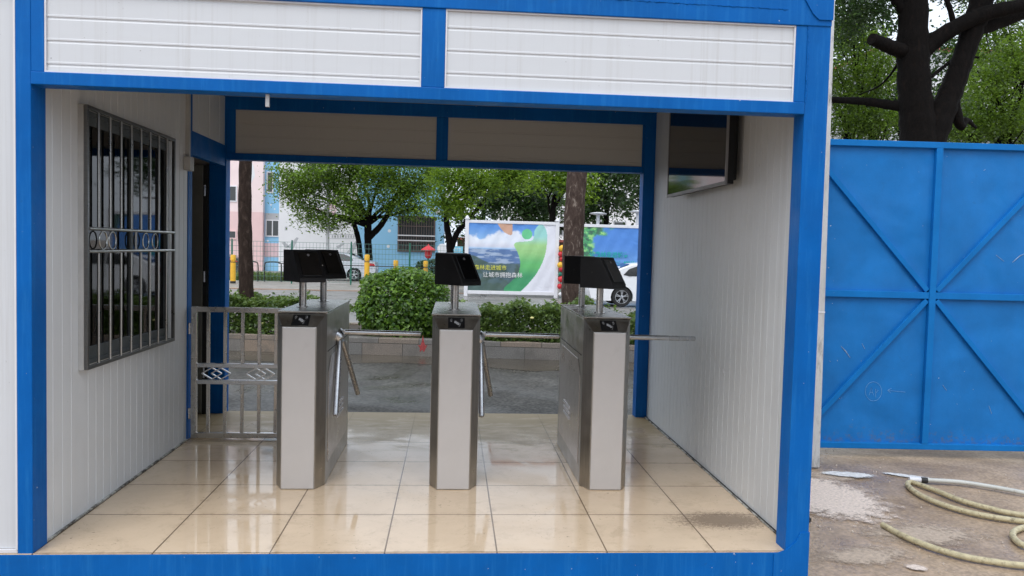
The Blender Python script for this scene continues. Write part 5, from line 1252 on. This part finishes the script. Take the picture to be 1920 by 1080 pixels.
# blank upper louvre over the ground floor window
B(xs['a'] + 0.05, xs['b'] - 0.05, -0.13, -0.102, bz_(512, 412) - GZ, bz_(512, 400) - GZ).build('louvre', M['grey_mural'], MBd)
B(xs['a'] + 0.02, xs['b'], -0.115, -0.102, bz_(512, 482) - GZ, bz_(512, 456) - GZ).build('louvre', M['pink_mural'], MBd)
def patch(px_pts, mat, dy, name='mural'):
    q = [at(x, y, 'y', YB + dy) for x, y in px_pts]
    MB().prism([(v.x, dy - 0.006, v.z - GZ) for v in q], (0, 0.004, 0)).build(name, mat, MBd)
patch([(538, 463), (556, 445), (560, 446), (550, 466), (544, 466)], M['grey_mural'], -0.3); patch([(528, 455), (534, 453), (542, 462), (536, 466)], M['grey_mural'], -0.3)
patch([(648, 476), (670, 448), (672, 452), (660, 478)], M['grey_mural'], -0.3); patch([(630, 462), (645, 455), (646, 458), (634, 466)], M['grey_mural'], -0.3)
patch([(590, 388), (612, 398), (632, 392), (628, 402), (610, 404)], M['pink_mural'], -0.3); patch([(614, 385), (626, 372), (634, 378), (630, 392), (618, 394)], M['pink_mural'], -0.3)
for k in range(9): patch([(622 + k * 5, 441), (625 + k * 5, 441), (625 + k * 5, 446), (622 + k * 5, 446)], M['grey_mural'], -0.3)
patch([(618, 439), (668, 439), (668, 440), (618, 440)], M['grey_mural'], -0.3); patch([(618, 447), (668, 447), (668, 448), (618, 448)], M['grey_mural'], -0.3)
patch([(534, 425), (539, 425), (539, 432), (534, 432)], M['grey_mural'], -0.3)
for (x, y, r) in ((822, 397, 5), (812, 391, 4), (730, 433, 3), (728, 462, 3), (690, 410, 3), (696, 474, 2.5), (518, 372, 2), (508, 384, 1.6), (515, 392, 1.4), (502, 452, 2)):
    patch([(x + r * math.cos(a), y + r * math.sin(a)) for a in [2 * PI * i / 14 for i in range(14)]], M['white_wall'], -0.31 if x > 600 else -0.1, 'painted_dot')
patch([(470, 300), (476, 312), (478, 330), (472, 342), (466, 336)], M['white_wall'], -0.6)
# brown low building and a pale pillar right of it
bb_ = thing('brick_shed', 'low dark brown building with a pale pillar right of the blue mural wall', 'building', (0, 47.0, GZ))
x0 = at(858, 460, 'y', 47).x
B(x0, x0 + 9, 0, 4, 0, 2.3).build('wall', M['brown_wall'], bb_)
B(x0 - 0.2, x0 + 9.2, -0.3, 4.2, 2.3, 2.45).build('roof', M['roof_red'], bb_)
B(x0 - 0.55, x0 - 0.3, -1.5, -1.2, 0, 1.9).build('pillar', M['white_wall'], bb_)
B(x0 + 0.3, x0 + 1.6, -0.03, -0.002, 0.9, 1.7).build('window', M['far_glass'], bb_)
# pink tower block far beyond the street
tb = thing('apartment_block', 'distant pale apartment block glimpsed through the tree crowns', 'building', (6, 75, GZ))
B(0, 14, 0, 10, 0, 20).build('wall', M['white_wall'], tb)
for i in range(6):
    for j in range(4):
        f = B(1 + i * 2.1, 2.3 + i * 2.1, -0.05, -0.002, 3.2 + j * 3, 4.8 + j * 3).build('window', M['grey_mural'], tb)
        B(1.1 + i * 2.1, 2.2 + i * 2.1, -0.06, -0.051, 3.3 + j * 3, 4.7 + j * 3).build('pane', M['far_glass'], f)
B(-0.1, 14.1, -0.1, 10.1, 20, 20.3).build('roof', M['roof_red'], tb)
tb2 = thing('apartment_block', 'distant pale block glimpsed beyond the trees behind the blue gate', 'building', (at(1740, 100, 'y', 60).x, 60, GZ))
B(-4, 16, 0, 10, 0, 19).build('wall', M['grey_mural'], tb2)
for j in range(5):
    B(-4.01, 16.01, -0.15, -0.002, 2.8 + j * 3.2, 4.2 + j * 3.2).build('balcony', M['white_wall'], tb2)
B(-4.1, 16.1, -0.1, 10.1, 19, 19.3).build('roof', M['roof_red'], tb2)

# ================================================================== ACROSS THE YARD (added out of view to block low sky light; dimly reflected)
yb = thing('sky_block_building', 'two storey building added across the yard, behind the camera, to block low sky light', 'building', (2, -17, GZ))
B(-14, 16, -6, 0, 0, 6.4).build('wall', P('sky_block_wall', (0.34, 0.35, 0.36), 0.7), yb)
B(-14.4, 16.4, -6.4, 0.9, 6.4, 6.65).build('roof', M['blue'], yb)  # roof of the added sky-blocking building
B(-14, 16, 0.002, 1.0, 3.1, 3.22).build('sky_block_walkway', M['blue'], yb)
for i in range(8):
    for z in (0.9, 4.0):
        f = B(-12.5 + i * 3.6, -10.9 + i * 3.6, 0.002, 0.05, z, z + 1.3).build('window', M['white_paint'], yb)  # windows of the added sky-blocking building
        B(-12.4 + i * 3.6, -11.0 + i * 3.6, 0.051, 0.06, z + 0.1, z + 1.2).build('pane', M['far_glass'], f)
